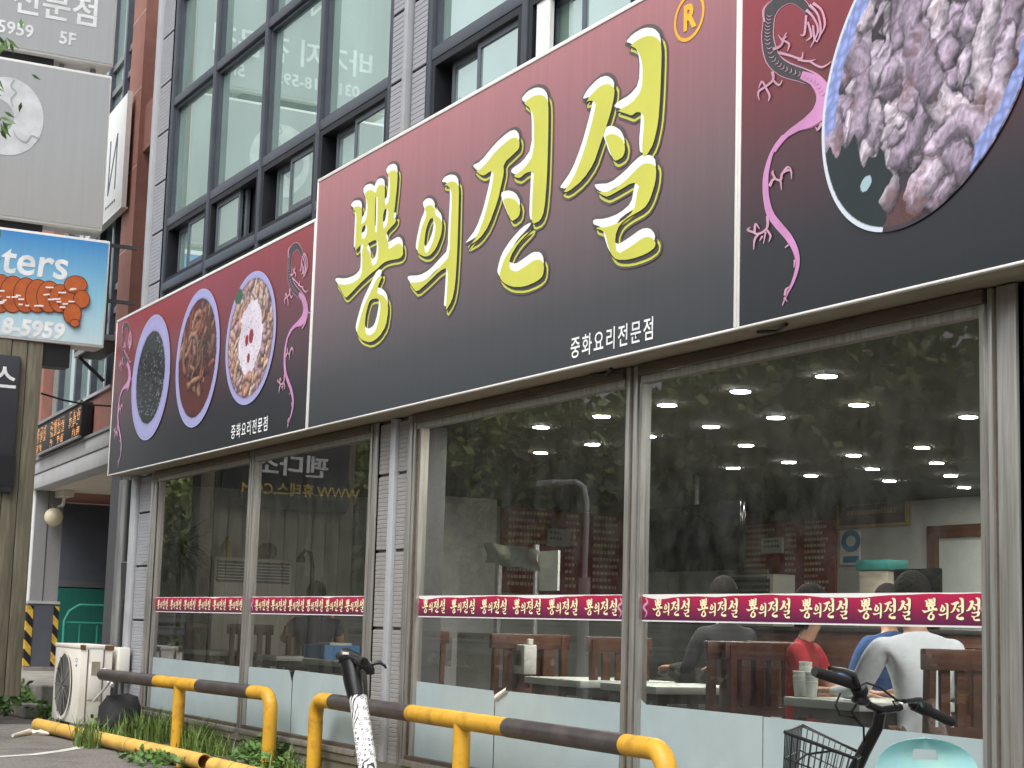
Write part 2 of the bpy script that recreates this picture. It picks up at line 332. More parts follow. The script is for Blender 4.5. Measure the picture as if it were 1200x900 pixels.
vgrad_mat('pylon_blue', [(0, rgb(206, 228, 232)), (.45, rgb(150, 204, 226)), (1, rgb(60, 138, 204))], 4.115, 5.33, .4, .06)

# ================================================================== SETTING
def struct(name, mb, mt): return tag(mb.build(name, mt), kind='structure')
struct('ground', MB().add([(-120, -120, 0), (60, -120, 0), (60, 60, 0), (-120, 60, 0)], [(0, 1, 2, 3)]), 'asphalt')
struct('verge', MB().add([(-19.6, -.62, .004), (-1, -.62, .004), (-1, .02, .004), (-19.6, .02, .004)], [(0, 1, 2, 3)]), 'soil')
mb = MB().bbox(-40, -20.3, -.35, 9, 0, .36, b=.02); struct('raised_pavement', mb, 'concrete')
mb = MB().bbox(-40, -19.9, -.62, -.36, 0, .16, b=.02); struct('kerb', mb, 'concrete')
# painted parking line, curving away
P = [atz(x, y, .004) for x, y in ((-30, 888), (0, 886.5), (40, 884), (70, 880), (90, 876.5), (104, 872))]
mb = MB(); vs = []; prev = None
for i, p in enumerate(P):
    d = P[min(i+1, len(P)-1)]-P[max(i-1, 0)]; nrm = np.array([-d[1], d[0], 0]); nrm /= np.linalg.norm(nrm); vs += [p+nrm*.05, p-nrm*.05]
struct('painted_line', mb.add(vs, [(2*i+1, 2*i+3, 2*i+2, 2*i) for i in range(len(P)-1)]), 'road_paint')
# interior shell of the restaurant
FZ = .17; CZ = 2.6; WX = -18.15; BY = 7.0
struct('restaurant_floor', MB().box(WX, -1.6, .08, BY, .02, FZ), 'int_floor')
struct('restaurant_ceiling', MB().box(WX, -1.6, .08, BY, CZ, CZ+.05), 'int_ceiling')
struct('back_wall', MB().box(WX, -1.6, BY, BY+.15, .02, CZ+.05), 'int_wall')
struct('side_wall_left', MB().box(WX-.1, WX, .1, BY+.15, .02, CZ+.05), 'int_panel')
struct('side_wall_right', MB().box(-1.6, -1.5, .1, BY+.15, .02, CZ+.05), 'int_wall')

# ================================================================== RESTAURANT BUILDING
RB = thing('restaurant_building', (-11.5, 0, 0), 'grey metal-clad building with dark framed teal windows above a glazed restaurant front', 'building')
box('wall', 'wall_dark', RB, -18.2, -1.4, .22, 9.2, 2.66, 13)
# base and sills
MB().box(-17.4, -5.22, -.02, .08, .02, .14).build('plinth', 'sill_metal', RB)
MB().box(-17.4, -5.22, -.035, .08, .142, .2).build('plinth_band', 'sill_metal', RB)
for x0, x1 in ((-17.38, -14.56), (-14.42, -11.9), (-11.08, -8.3), (-8.13, -5.42)):
    MB().bbox(x0, x1, -.05, .07, .202, .245, b=.006).build('sill', 'steel', RB, smooth=True)
    MB().box(x0, x1, -.02, .05, .247, .272).build('glazing_bead', 'steel_dark', RB)
    MB().bbox(x0, x1, -.03, .06, 2.60, 2.662, b=.004).build('head_frame', 'steel_dark', RB, smooth=True)
    MB().box(x0, x1, -.012, .05, 2.555, 2.598).build('head_bead', 'steel', RB)
# posts (brushed steel tubes)
def post(x0, x1, y0=-.02, y1=.03, z0=.02, z1=2.66, m='steel'): return MB().bbox(x0, x1, y0, y1, z0, z1, b=.008).build('post', m, RB, smooth=True)
for a, b in ((-17.50, -17.40), (-17.375, -17.31), (-14.54, -14.50), (-14.475, -14.44), (-11.89, -11.85), (-11.825, -11.75), (-11.215, -11.14), (-11.115, -11.085), (-8.275, -8.232), (-8.195, -8.15), (-5.40, -5.37), (-5.345, -5.23)): post(a, b)
for a, b in ((-17.40, -17.31), (-14.51, -14.44), (-11.86, -11.75), (-11.15, -11.08), (-8.24, -8.15), (-5.38, -5.23)): MB().box(a, b, -.004, .03, .02, 2.655).build('post_web', 'steel_dark', RB)
for x in (-17.22, -14.40, -11.0, -8.115, -5.435): MB().box(x-.012, x+.012, -.018, .045, .275, 2.555).build('glazing_bead', 'steel', RB)
# panes with frosted film
pane_x = [(-17.295, -14.555), (-14.425, -11.895), (-11.07, -8.295), (-8.135, -5.415)]
panes = []
for x0, x1 in pane_x:
    o = MB().add([(x0, .015, .272), (x1, .015, .272), (x1, .015, 2.556), (x0, .015, 2.556)], [(0, 1, 2, 3)]).build('pane', 'shop_glass', RB); panes.append(o)
FT = .776
def film(pane, pts):
    w = MB(); n = len(pts)
    w.flat([pts], lambda u, v: (u, .011, v)); return w.build('window_film', 'film', pane)
film(panes[0], [(-17.2, .275), (-14.58, .275), (-14.58, FT-.012), (-17.2, FT)])
xt = aty(342, 790, 0)[0]
film(panes[1], [(-14.38, .275), (xt-.01, .275), (xt-.015, FT-.10), (xt-.09, FT), (-14.38, FT-.004)])
film(panes[1], [(xt, .275), (-11.92, .275), (-11.92, FT-.008), (xt+.04, FT+.004), (xt, FT-.06)])
xt = aty(579, 810, 0)[0]
film(panes[2], [(-10.98, .275), (xt-.012, .275), (xt-.012, FT-.05), (xt-.03, FT-.006), (-10.98, FT+.008)])
film(panes[2], [(xt, .275), (-8.31, .275), (-8.31, FT-.004), (xt+.18, FT), (xt+.1, FT-.02), (xt+.03, FT-.06), (xt, FT-.07)])
w = MB(); N = 8    # curled corner of the film
for i in range(N+1):
    a = i/N*2.6; w.v += [(xt+.02, .009-.018*math.sin(a), FT-.065+.02*(1-math.cos(a))), (xt+.17, .009-.018*math.sin(a), FT-.003+.016*(1-math.cos(a)))]
w.f += [(2*i, 2*i+1, 2*i+3, 2*i+2) for i in range(N)]; w.build('film_curl', 'paper_white', panes[2])
xt = aty(892, 850, 0)[0]
film(panes[3], [(-8.11, .275), (xt-.003, .275), (xt-.003, FT-.002), (-8.05, FT), (-8.11, FT+.03)])
film(panes[3], [(xt+.003, .275), (-5.45, .275), (-5.45, FT-.01), (xt+.003, FT-.004)])
# ribbed metal panels on the piers
def ribbed(w, h, n):
    vs = []; fs = []
    for i in range(n+1):
        z = h*i/n
        for yy, dz in ((0, 0), (-.0035, .12*h/n), (-.0035, .86*h/n), (0, .98*h/n)):
            if i == n and dz > 0: break
            vs += [(0, yy, z+dz), (w, yy, z+dz)]
    for k in range(len(vs)//2-1): fs.append((2*k, 2*k+1, 2*k+3, 2*k+2))
    b = len(vs); vs += [(0, .012, 0), (w, .012, 0), (w, .012, h), (0, .012, h)]; t = b-2
    fs += [(0, b, b+1, 1), (t, t+1, b+2, b+3)]
    return vs, fs
_rc = {}
def panel(x, y, z, w, h, n, m):
    k = (round(w, 3), round(h, 3), n, m)
    if k not in _rc:
        vs, fs = ribbed(w, h, n); me = bpy.data.meshes.new('cladding_panel'); me.from_pydata(vs, [], fs); me.materials.append(MATS[m]); _rc[k] = me
    o = link(bpy.data.objects.new('cladding_panel', _rc[k])); o.parent = RB; o.location = Vector((x, y, z))-RB.location; return o
PH = .56
def strip(x0, w, zs, ze, m, n=14, y=.0, off=0):
    z = zs+off
    while z < ze: h = min(PH-.022, ze-z); panel(x0, y, z, w, h, max(4, int(n*h/PH)), m); z += PH
# ground floor piers
MB().box(-11.74, -11.22, .02, .3, .02, 2.66).build('pier', 'wall_dark', RB)
strip(-11.735, .235, .03, 2.64, 'clad_dirty', 18, .004)
strip(-11.40, .17, .03, 2.64, 'clad_dirty', 18, .004)
MB().bbox(-11.495, -11.405, -.03, .02, .02, 2.66, b=.006).build('pier_trim', 'trim_grey', RB, smooth=True)
MB().box(-18.2, -17.5, .04, .3, .02, 2.66).build('pier', 'wall_dark', RB)
MB().bbox(-18.2, -18.02, -.03, .03, .02, 2.66, b=.006).build('pier_trim', 'trim_grey', RB, smooth=True)
strip(-18.0, .47, .03, 2.64, 'clad', 16, .015)
MB().box(-5.22, -1.5, .03, .3, .02, 2.66).build('pier', 'wall_dark', RB)
for k in range(5): strip(-5.2+k*.72, .70, .03, 2.64, 'clad_dirty', 18, .006)
# upper storey : cladding strips
UY = .06
for x0, w in ((-18.19, .40), (-11.86, .30), (-11.47, .24)): strip(x0, w, 4.2, 12.5, 'clad', 14, .03)
MB().bbox(-18.3, -18.2, -.02, .2, 2.7, 12.6, b=.01).build('corner_trim', 'trim_grey', RB, smooth=True)
MB().bbox(-11.545, -11.48, -.03, .04, 4.0, 12.6, b=.008).build('pier_trim', 'trim_grey', RB, smooth=True)
# window bays
def bay(x0, x1, sashes=True, opened=False, top=12.2, first=4.66):
    zs = [5.36, 6.70, 7.95, 9.25, 10.6, 12.0]
    for a, b in zip(zs[:-1], zs[1:]):
        MB().box(x0+.045, x1-.045, UY+.05, UY+.065, a+.05, b-.05).build('pane', 'upper_glass', RB)
        for q in (a+.05, b-.05-.028): MB().box(x0+.045, x1-.045, UY+.01, UY+.05, q, q+.028).build('bead', 'win_frame', RB)
        MB().box(x0+.045, x0+.075, UY+.01, UY+.05, a+.08, b-.08).build('bead', 'win_frame', RB)
    # lower opening with two sliding sashes
    z0, z1 = first+.04, 5.31; xm = (x0+x1)/2; y = UY
    MB().box(x0+.045, x1-.045, y+.12, y+.13, z0, z1).build('reveal', 'win_black', RB)
    fr = MB(); fr.box(x0+.046, x0+.10, y-.02, y+.12, z0, z1).box(x1-.10, x1-.046, y-.02, y+.12, z0, z1).box(x0+.10, x1-.10, y-.02, y+.12, z1-.05, z1).box(x0+.10, x1-.10, y-.02, y+.12, z0, z0+.04)
    fr.build('opening_frame', 'win_black', RB)
    def sash(a, b, yy):
        s = MB(); t = .045
        s.box(a, a+t, yy, yy+.03, z0+.04, z1-.05).box(b-t, b, yy, yy+.03, z0+.04, z1-.05).box(a+t, b-t, yy, yy+.03, z0+.04, z0+.11).box(a+t, b-t, yy, yy+.03, z1-.1, z1-.05)
        o = s.build('sash', 'sash', RB); MB().box(a+t, b-t, yy+.012, yy+.018, z0+.11, z1-.1).build('pane', 'upper_glass', o)
    if opened: sash(x0+.16, xm+.10, y+.02); sash(x0+.24, xm+.18, y+.065)
    else: sash(x0+.22, xm+.03, y+.065); sash(xm-.02, x1-.10, y+.015)
EX = [-17.72, -16.30, -14.80, -13.39, -11.90]
for i in range(4): bay(EX[i], EX[i+1], opened=(i == 1))
EX2 = [-11.2, -9.72, -8.3, -6.9, -5.5, -4.1]
for i in range(5): bay(EX2[i], EX2[i+1])
for x in EX+EX2: MB().bbox(x-.038, x+.038, UY-.03, UY+.12, 4.2, 12.6, b=.006).build('mullion', 'win_frame', RB, smooth=True)
for xs in (EX, EX2):
    for z in (5.36, 6.70, 7.95, 9.25, 10.6, 12.0):
        for a, b in zip(xs[:-1], xs[1:]): MB().bbox(a+.039, b-.039, UY-.025, UY+.1, z-.045, z+.045, b=.006).build('transom', 'win_frame', RB, smooth=True)
    for a, b in zip(xs[:-1], xs[1:]):
        MB().bbox(a+.039, b-.039, UY-.04, UY+.1, 4.61, 4.695, b=.006).build('window_sill', 'win_frame', RB, smooth=True)
        MB().box(a+.046, b-.046, UY+.0, UY+.1, 4.5, 4.598).build('shadow_gap', 'win_black', RB)
        MB().box(a+.046, b-.046, UY-.03, UY+.1, 4.3, 4.498).build('spandrel_panel', 'white_panel', RB)
MB().box(-9.58, -9.40, UY-.01, UY+.02, 4.72, 5.3).build('blind', 'white_panel', RB)

# ================================================================== SIGN BOARDS
SY = -.25
def board(name, x0, x1, z1, face, label):
    t = thing(name, ((x0+x1)/2, 0, ZS0), label, 'sign')
    MB().box(x0, x1, SY+.004, 0.02, ZS0+.004, z1-.004).build('box', 'sign_under', t)
    MB().add([(x0+.012, SY, ZS0+.012), (x1-.012, SY, ZS0+.012), (x1-.012, SY, z1-.012), (x0+.012, SY, z1-.012)], [(0, 1, 2, 3)]).build('printed_face', face, t)
    for a in ((x0, x1, SY-.006, SY+.02, z1-.026, z1), (x0, x1, SY-.006, SY+.02, ZS0, ZS0+.012), (x0, x0+.02, SY-.006, SY+.02, ZS0+.0121, z1-.0261), (x1-.02, x1, SY-.006, SY+.02, ZS0+.0121, z1-.0261)):
        MB().bbox(*a, b=.003).build('frame', 'white_trim', t, smooth=True)
    return t
XL0, XS1, XS2, XR = -18.36, -12.60, -6.882, -3.0
SGL = board('shop_sign', XL0, XS1-.006, ZS1L, 'sign_food', 'dark red sign board with three food dishes and two small dragons')
SGM = board('shop_sign', XS1, XS2-.004, ZS1, 'sign_main', 'wide maroon sign board with large yellow brush lettering')
SGR = board('shop_sign', XS2, XR, ZS1, 'sign_food', 'dark red sign board with a pink dragon and one big plate of fried pork')
def sp(px, py): p = aty(px, py, SY); return (p[0], p[2])
A = lambda L: [(380+x/3.75, 180+y/3.75) for x, y in L]
B = lambda L: [(530+x/3.461, 90+y/3.461) for x, y in L]
Cc = lambda L: [(640+x/3.0, 20+y/3.0) for x, y in L]
GLY = [  # each: outer, holes
 (A, [(120, 228), (133, 208), (158, 204), (171, 216), (170, 262), (166, 286), (186, 262), (190, 205), (174, 158), (188, 138), (212, 132), (227, 146), (229, 134), (240, 112), (262, 108), (272, 124), (269, 205), (284, 185), (288, 100), (275, 72), (290, 50), (314, 44), (328, 60), (324, 130), (314, 220), (308, 262), (322, 258), (318, 288), (280, 326), (276, 340), (288, 372), (285, 392), (310, 376), (332, 364), (350, 380), (352, 425), (335, 448), (290, 455), (262, 466), (236, 492), (200, 520), (160, 557), (120, 600), (97, 622), (85, 612), (70, 580), (52, 556), (58, 546), (100, 550), (140, 535), (163, 510), (166, 470), (164, 410), (172, 384), (158, 392), (139, 415), (134, 408), (138, 330), (141, 260), (135, 240)],
  [[(170, 310), (187, 296), (186, 338), (168, 352)], [(264, 236), (281, 226), (276, 290), (262, 304)], [(188, 385), (232, 362), (237, 400), (232, 450), (214, 470), (206, 410)], [(229, 178), (234, 178), (231, 318), (226, 318)]]),
 (A, [(246, 508), (262, 514), (240, 566), (236, 588), (262, 594), (282, 620), (286, 670), (275, 740), (245, 790), (205, 818), (165, 806), (145, 780), (143, 755), (160, 690), (180, 630), (205, 580), (230, 525)], [[(205, 628), (235, 622), (247, 640), (240, 700), (225, 755), (200, 772), (183, 760), (185, 700), (195, 655)]]),
 (A, [(438, 215), (455, 197), (478, 198), (492, 218), (490, 240), (515, 258), (525, 285), (518, 340), (495, 400), (465, 435), (440, 440), (412, 425), (406, 410), (418, 340), (430, 290), (448, 250), (440, 228)], [[(465, 275), (478, 268), (488, 300), (480, 350), (462, 395), (448, 410), (443, 385), (450, 320)]]),
 (A, [(520, 125), (535, 103), (560, 92), (585, 97), (597, 120), (595, 220), (590, 400), (580, 560), (565, 630), (530, 685), (536, 600), (543, 485), (510, 500), (460, 550), (408, 596), (388, 575), (370, 548), (376, 537), (425, 536), (470, 510), (520, 455), (548, 425), (552, 300), (560, 160), (545, 128)], []),
 (B, [(87, 360), (120, 345), (180, 270), (235, 222), (262, 215), (278, 235), (275, 275), (250, 300), (212, 335), (214, 370), (200, 430), (190, 480), (150, 590), (112, 645), (58, 677), (66, 664), (100, 620), (130, 540), (152, 450), (167, 375), (155, 370), (130, 388), (115, 386), (100, 375)], []),
 (B, [(200, 472), (230, 460), (262, 470), (282, 505), (275, 550), (245, 573), (234, 565), (215, 520)], []),
 (B, [(283, 92), (310, 60), (345, 43), (375, 48), (392, 70), (395, 110), (393, 250), (388, 400), (378, 520), (360, 568), (325, 585), (318, 560), (320, 500), (325, 400), (328, 370), (300, 375), (275, 398), (255, 395), (243, 385), (250, 372), (290, 345), (328, 290), (328, 150), (315, 115)], []),
 (B, [(325, 590), (322, 606), (270, 660), (240, 710), (233, 748), (260, 762), (300, 735), (335, 710), (365, 712), (378, 740), (372, 790), (345, 815), (290, 838), (240, 838), (205, 820), (188, 795), (190, 775), (205, 720), (240, 665), (290, 610)], []),
 (Cc, [(132, 290), (150, 255), (190, 215), (220, 206), (245, 225), (243, 260), (230, 320), (207, 390), (190, 440), (170, 500), (130, 560), (75, 605), (53, 600), (60, 590), (95, 540), (130, 450), (160, 340), (172, 285), (155, 282)], []),
 (Cc, [(201, 402), (215, 387), (240, 382), (270, 400), (283, 435), (275, 475), (245, 495), (230, 485), (211, 430)], []),
 (Cc, [(285, 88), (310, 60), (350, 38), (385, 40), (408, 65), (410, 120), (405, 250), (398, 350), (380, 430), (355, 472), (336, 480), (332, 440), (338, 370), (340, 330), (320, 320), (300, 335), (285, 330), (262, 322), (243, 316), (255, 300), (300, 275), (332, 235), (335, 150), (320, 105), (300, 92)], []),
 (Cc, [(175, 590), (185, 588), (230, 585), (280, 545), (320, 503), (345, 484), (378, 487), (392, 507), (388, 560), (368, 625), (345, 660), (290, 690), (260, 715), (246, 750), (250, 806), (300, 775), (340, 745), (370, 742), (390, 765), (385, 795), (350, 820), (290, 840), (245, 840), (225, 820), (212, 780), (205, 745), (190, 735), (172, 730), (170, 712), (215, 710), (265, 690), (305, 655), (315, 600), (322, 572), (300, 570), (260, 595), (215, 620), (200, 615), (182, 605)], []),
]
GP = []   # glyph loops in metres on the sign plane
for tf, o, hs_ in GLY: GP.append([chaikin([sp(*q) for q in tf(o)])]+[chaikin([sp(*q) for q in tf(h)]) for h in hs_])
def grow(loops, d): return [offset(loops[0], d)]+[offset(h, -d) for h in loops[1:]]
def shift(loops, dx, dz): return [[(p[0]+dx, p[1]+dz) for p in l] for l in loops]
def layer(name, loops_list, y, m, parent):
    w = MB()
    for i, lp in enumerate(loops_list): w.flat(lp, lambda u, v: (u, y-i*.00012, v))
    return w.build(name, m, parent)
layer('letter_halo', [[offset(g[0], .022)] for g in GP], SY-.0015, 'print_halo', SGM)
layer('letter_halo', [[offset(shift(g, .045, -.062)[0], .018)] for g in GP], SY-.0030, 'print_halo', SGM)
layer('letter_outline', [grow(shift(g, .045, -.062), .006) for g in GP], SY-.0046, 'print_yellow', SGM)
layer('letter_shade', [grow(shift(g, .045, -.062), -.010) for g in GP], SY-.0062, 'print_dark', SGM)
layer('letter_shade', [grow(shift(g, .016, -.026), .004) for g in GP], SY-.0078, 'print_dark', SGM)
layer('letter_highlight', GP, SY-.0094, 'print_white', SGM)
layer('letter_fill', [grow(shift(g, .022, -.040), -.013) for g in GP], SY-.0110, 'print_yellow', SGM)
# registered mark
c = sp(808, 20); w = MB(); rr = .115; N = 40
w.flat([[(c[0]+rr*1.25*math.cos(2*math.pi*i/N), c[1]+rr*1.15*math.sin(2*math.pi*i/N)) for i in range(N)], [(c[0]+rr*1.07*math.cos(2*math.pi*i/N), c[1]+rr*.97*math.sin(2*math.pi*i/N)) for i in range(N)]], lambda u, v: (u, SY-.003, v)); w.build('registered_ring', 'print_gold', SGM)
put_text('lettering', 'R', .19, 'print_gold', SGM, (c[0], SY-.003, c[1]-.005), ROT_S, bold=.008)
a = sp(660, 411); b = sp(778, 385)
put_text('lettering', '중화요리전문점', .135, 'sign_letter', SGM, ((a[0]+b[0])/2, SY-.003, (a[1]+b[1])/2), ROT_S, bold=.0015, sx=(b[0]-a[0])/1.16, space=1.25)
a = sp(267, 508); b = sp(319, 497)
put_text('lettering', '중화요리전문점', .135, 'sign_letter', SGL, ((a[0]+b[0])/2, SY-.003, (a[1]+b[1])/2), ROT_S, bold=.0015, sx=(b[0]-a[0])/1.16, space=1.25)
# ---- dragons: ribbons along traced centre lines
D5 = lambda L: [(860+x/5., y/5.) for x, y in L]
D6 = lambda L: [(860+x/4.286, 160+y/4.286) for x, y in L]
def ribbon(w, pts, wd, y, fn):
    pts = [np.array(p) for p in pts]; n = len(pts); vs = []
    # subdivide (catmull-rom)
    q = []; qw = []
    for i in range(n-1):
        p0, p1, p2, p3 = pts[max(i-1, 0)], pts[i], pts[i+1], pts[min(i+2, n-1)]
        for k in range(5):
            t = k/5; q.append(.5*((2*p1)+(-p0+p2)*t+(2*p0-5*p1+4*p2-p3)*t*t+(-p0+3*p1-3*p2+p3)*t**3)); qw.append(wd[i]*(1-t)+wd[i+1]*t)
    q.append(pts[-1]); qw.append(wd[-1])
    for i in range(len(q)):
        d = q[min(i+1, len(q)-1)]-q[max(i-1, 0)]; d = d/(np.hypot(*d)+1e-9); nn = np.array([-d[1], d[0]])*qw[i]/2
        vs += [fn(*(q[i]+nn), y), fn(*(q[i]-nn), y)]
    w.add(vs, [(2*i, 2*i+2, 2*i+3, 2*i+1) for i in range(len(q)-1)])
bodyp = D5([(440, 70), (400, 20), (335, -15), (260, 15), (215, 80), (203, 160), (202, 240), (232, 345), (300, 405), (400, 440), (485, 478), (532, 560), (515, 650), (450, 712), (375, 750), (310, 795), (262, 850), (240, 890)])
bodyw = [w_/5. for w_ in (34, 44, 54, 56, 52, 52, 58, 72, 74, 66, 62, 72, 74, 60, 34, 24, 22, 14)]
tailp = D6([(255, 0), (205, 60), (175, 140), (162, 220), (166, 310), (186, 390), (230, 450), (280, 510), (315, 580), (322, 650), (300, 730), (270, 790), (246, 850)])
tailw = [w_/4.286 for w_ in (25, 15, 22, 28, 31, 38, 40, 38, 28, 20, 14, 12, 4)]
limbs = [D5(l) for l in ([(232, 420), (235, 470), (190, 510), (150, 540), (155, 590)], [(190, 510), (215, 560), (208, 595)], [(235, 470), (270, 500), (290, 470)], [(190, 505), (170, 480), (150, 520)],
         [(235, 290), (280, 270), (300, 225), (315, 190)], [(300, 240), (330, 260), (320, 300)], [(290, 240), (265, 205)], [(290, 230), (320, 215)],
         [(270, 310), (330, 325), (400, 345), (410, 305)], [(380, 350), (440, 360), (485, 350)], [(450, 360), (520, 395), (580, 360)], [(560, 520), (600, 590), (655, 560)], [(555, 640), (545, 700), (490, 770)], [(520, 720), (500, 760), (485, 745)],
         [(430, 60), (470, 100), (500, 180), (455, 280)], [(450, 30), (500, 90), (515, 190), (490, 250)], [(430, 90), (420, 200), (395, 205)], [(470, 20), (520, 60), (540, 140), (520, 200)], [(440, 130), (460, 210), (430, 240)], [(470, 150), (480, 230), (500, 245)], [(185, 130), (180, 60), (215, 10)])]
limbs += [D6(l) for l in ([(185, 250), (205, 215), (240, 220), (250, 185), (290, 170), (295, 215)], [(215, 215), (200, 185), (205, 170)], [(240, 220), (245, 270)], [(250, 185), (275, 155), (295, 165)],
         [(175, 400), (172, 460), (130, 490), (100, 480), (75, 470), (90, 455)], [(130, 490), (110, 520), (105, 570)], [(172, 470), (190, 500), (180, 530)], [(165, 480), (155, 540)], [(110, 485), (115, 440), (135, 465)], [(150, 500), (135, 525)], [(280, 545), (262, 560)], [(312, 620), (308, 660)], [(262, 800), (268, 770), (285, 755)], [(258, 810), (275, 830)], [(560, 100), (560, 101)])][:-1]
def dragon(parent, fn, yb, lw=1.0):
    w = MB(); ribbon(w, bodyp, [q*1.34 for q in bodyw], yb, fn)
    w.build('dragon_body', 'dragon_line', parent)
    w = MB(); ribbon(w, bodyp[:11], [q*1.14 for q in bodyw[:11]], yb-.0015, fn); w.build('dragon_back', 'dragon_dark', parent)
    w = MB(); ribbon(w, bodyp[9:], [q*1.15*(.6 if i == 0 else 1) for i, q in enumerate(bodyw[9:])], yb-.003, fn); w.build('dragon_body', 'dragon_pink', parent)
    w = MB(); ribbon(w, tailp, tailw, yb-.0018, fn); w.build('dragon_tail', 'dragon_pink', parent)
    for i, l in enumerate(limbs): w = MB(); ribbon(w, l, [3.8*lw if len(l) > 3 else 2.6*lw]+[2.6*lw]*(len(l)-2)+[.6], yb-.0045-.00003*i, fn); w.build('dragon_claw', 'dragon_line', parent)
    w = MB()   # scale marks along the back
    for i in range(7):
        for k in range(4):
            t = (k+.5)/4; p = np.array(bodyp[6 if i < 3 else 7+(i-3)]); j = 4+i
            if j+1 >= len(bodyp): continue
            p = np.array(bodyp[j])*(1-t)+np.array(bodyp[j+1])*t; d = np.array(bodyp[j+1])-np.array(bodyp[j]); d = d/np.hypot(*d); nn = np.array([-d[1], d[0]])
            ribbon(w, [p-nn*3.5, p+d*1.6, p+nn*3.0-d*.5], [.4, .9*lw, .3], yb-.006, fn)
    w.build('dragon_scales', 'dragon_line', parent)
def fnR(px, py, y): p = aty(px, py, SY); return (p[0], y, p[2])
dragon(SGR, fnR, SY-.002)
DZ0 = sp(*tailp[-1])[1]; DZ1 = max(sp(*q)[1] for q in bodyp)+.03
def fn_small(bx):
    def f(px, py, y):
        p = aty(px, py, SY); v = (p[2]-DZ0)/(DZ1-DZ0)
        return (bx[0]+(p[0]+6.80)*bx[4], y, bx[2]+v*(bx[3]-bx[2]))
    return f
t1 = sp(357, 280); t0 = sp(337, 502)
dragon(SGL, fn_small((sp(328, 400)[0], 0, t0[1], t1[1], .93)), SY-.002, 1.2)
t1 = sp(148, 378); t0 = sp(139, 548)
dragon(SGL, fn_small((sp(135.5, 480)[0], 0, t0[1], t1[1], .80)), SY-.002, 1.2)
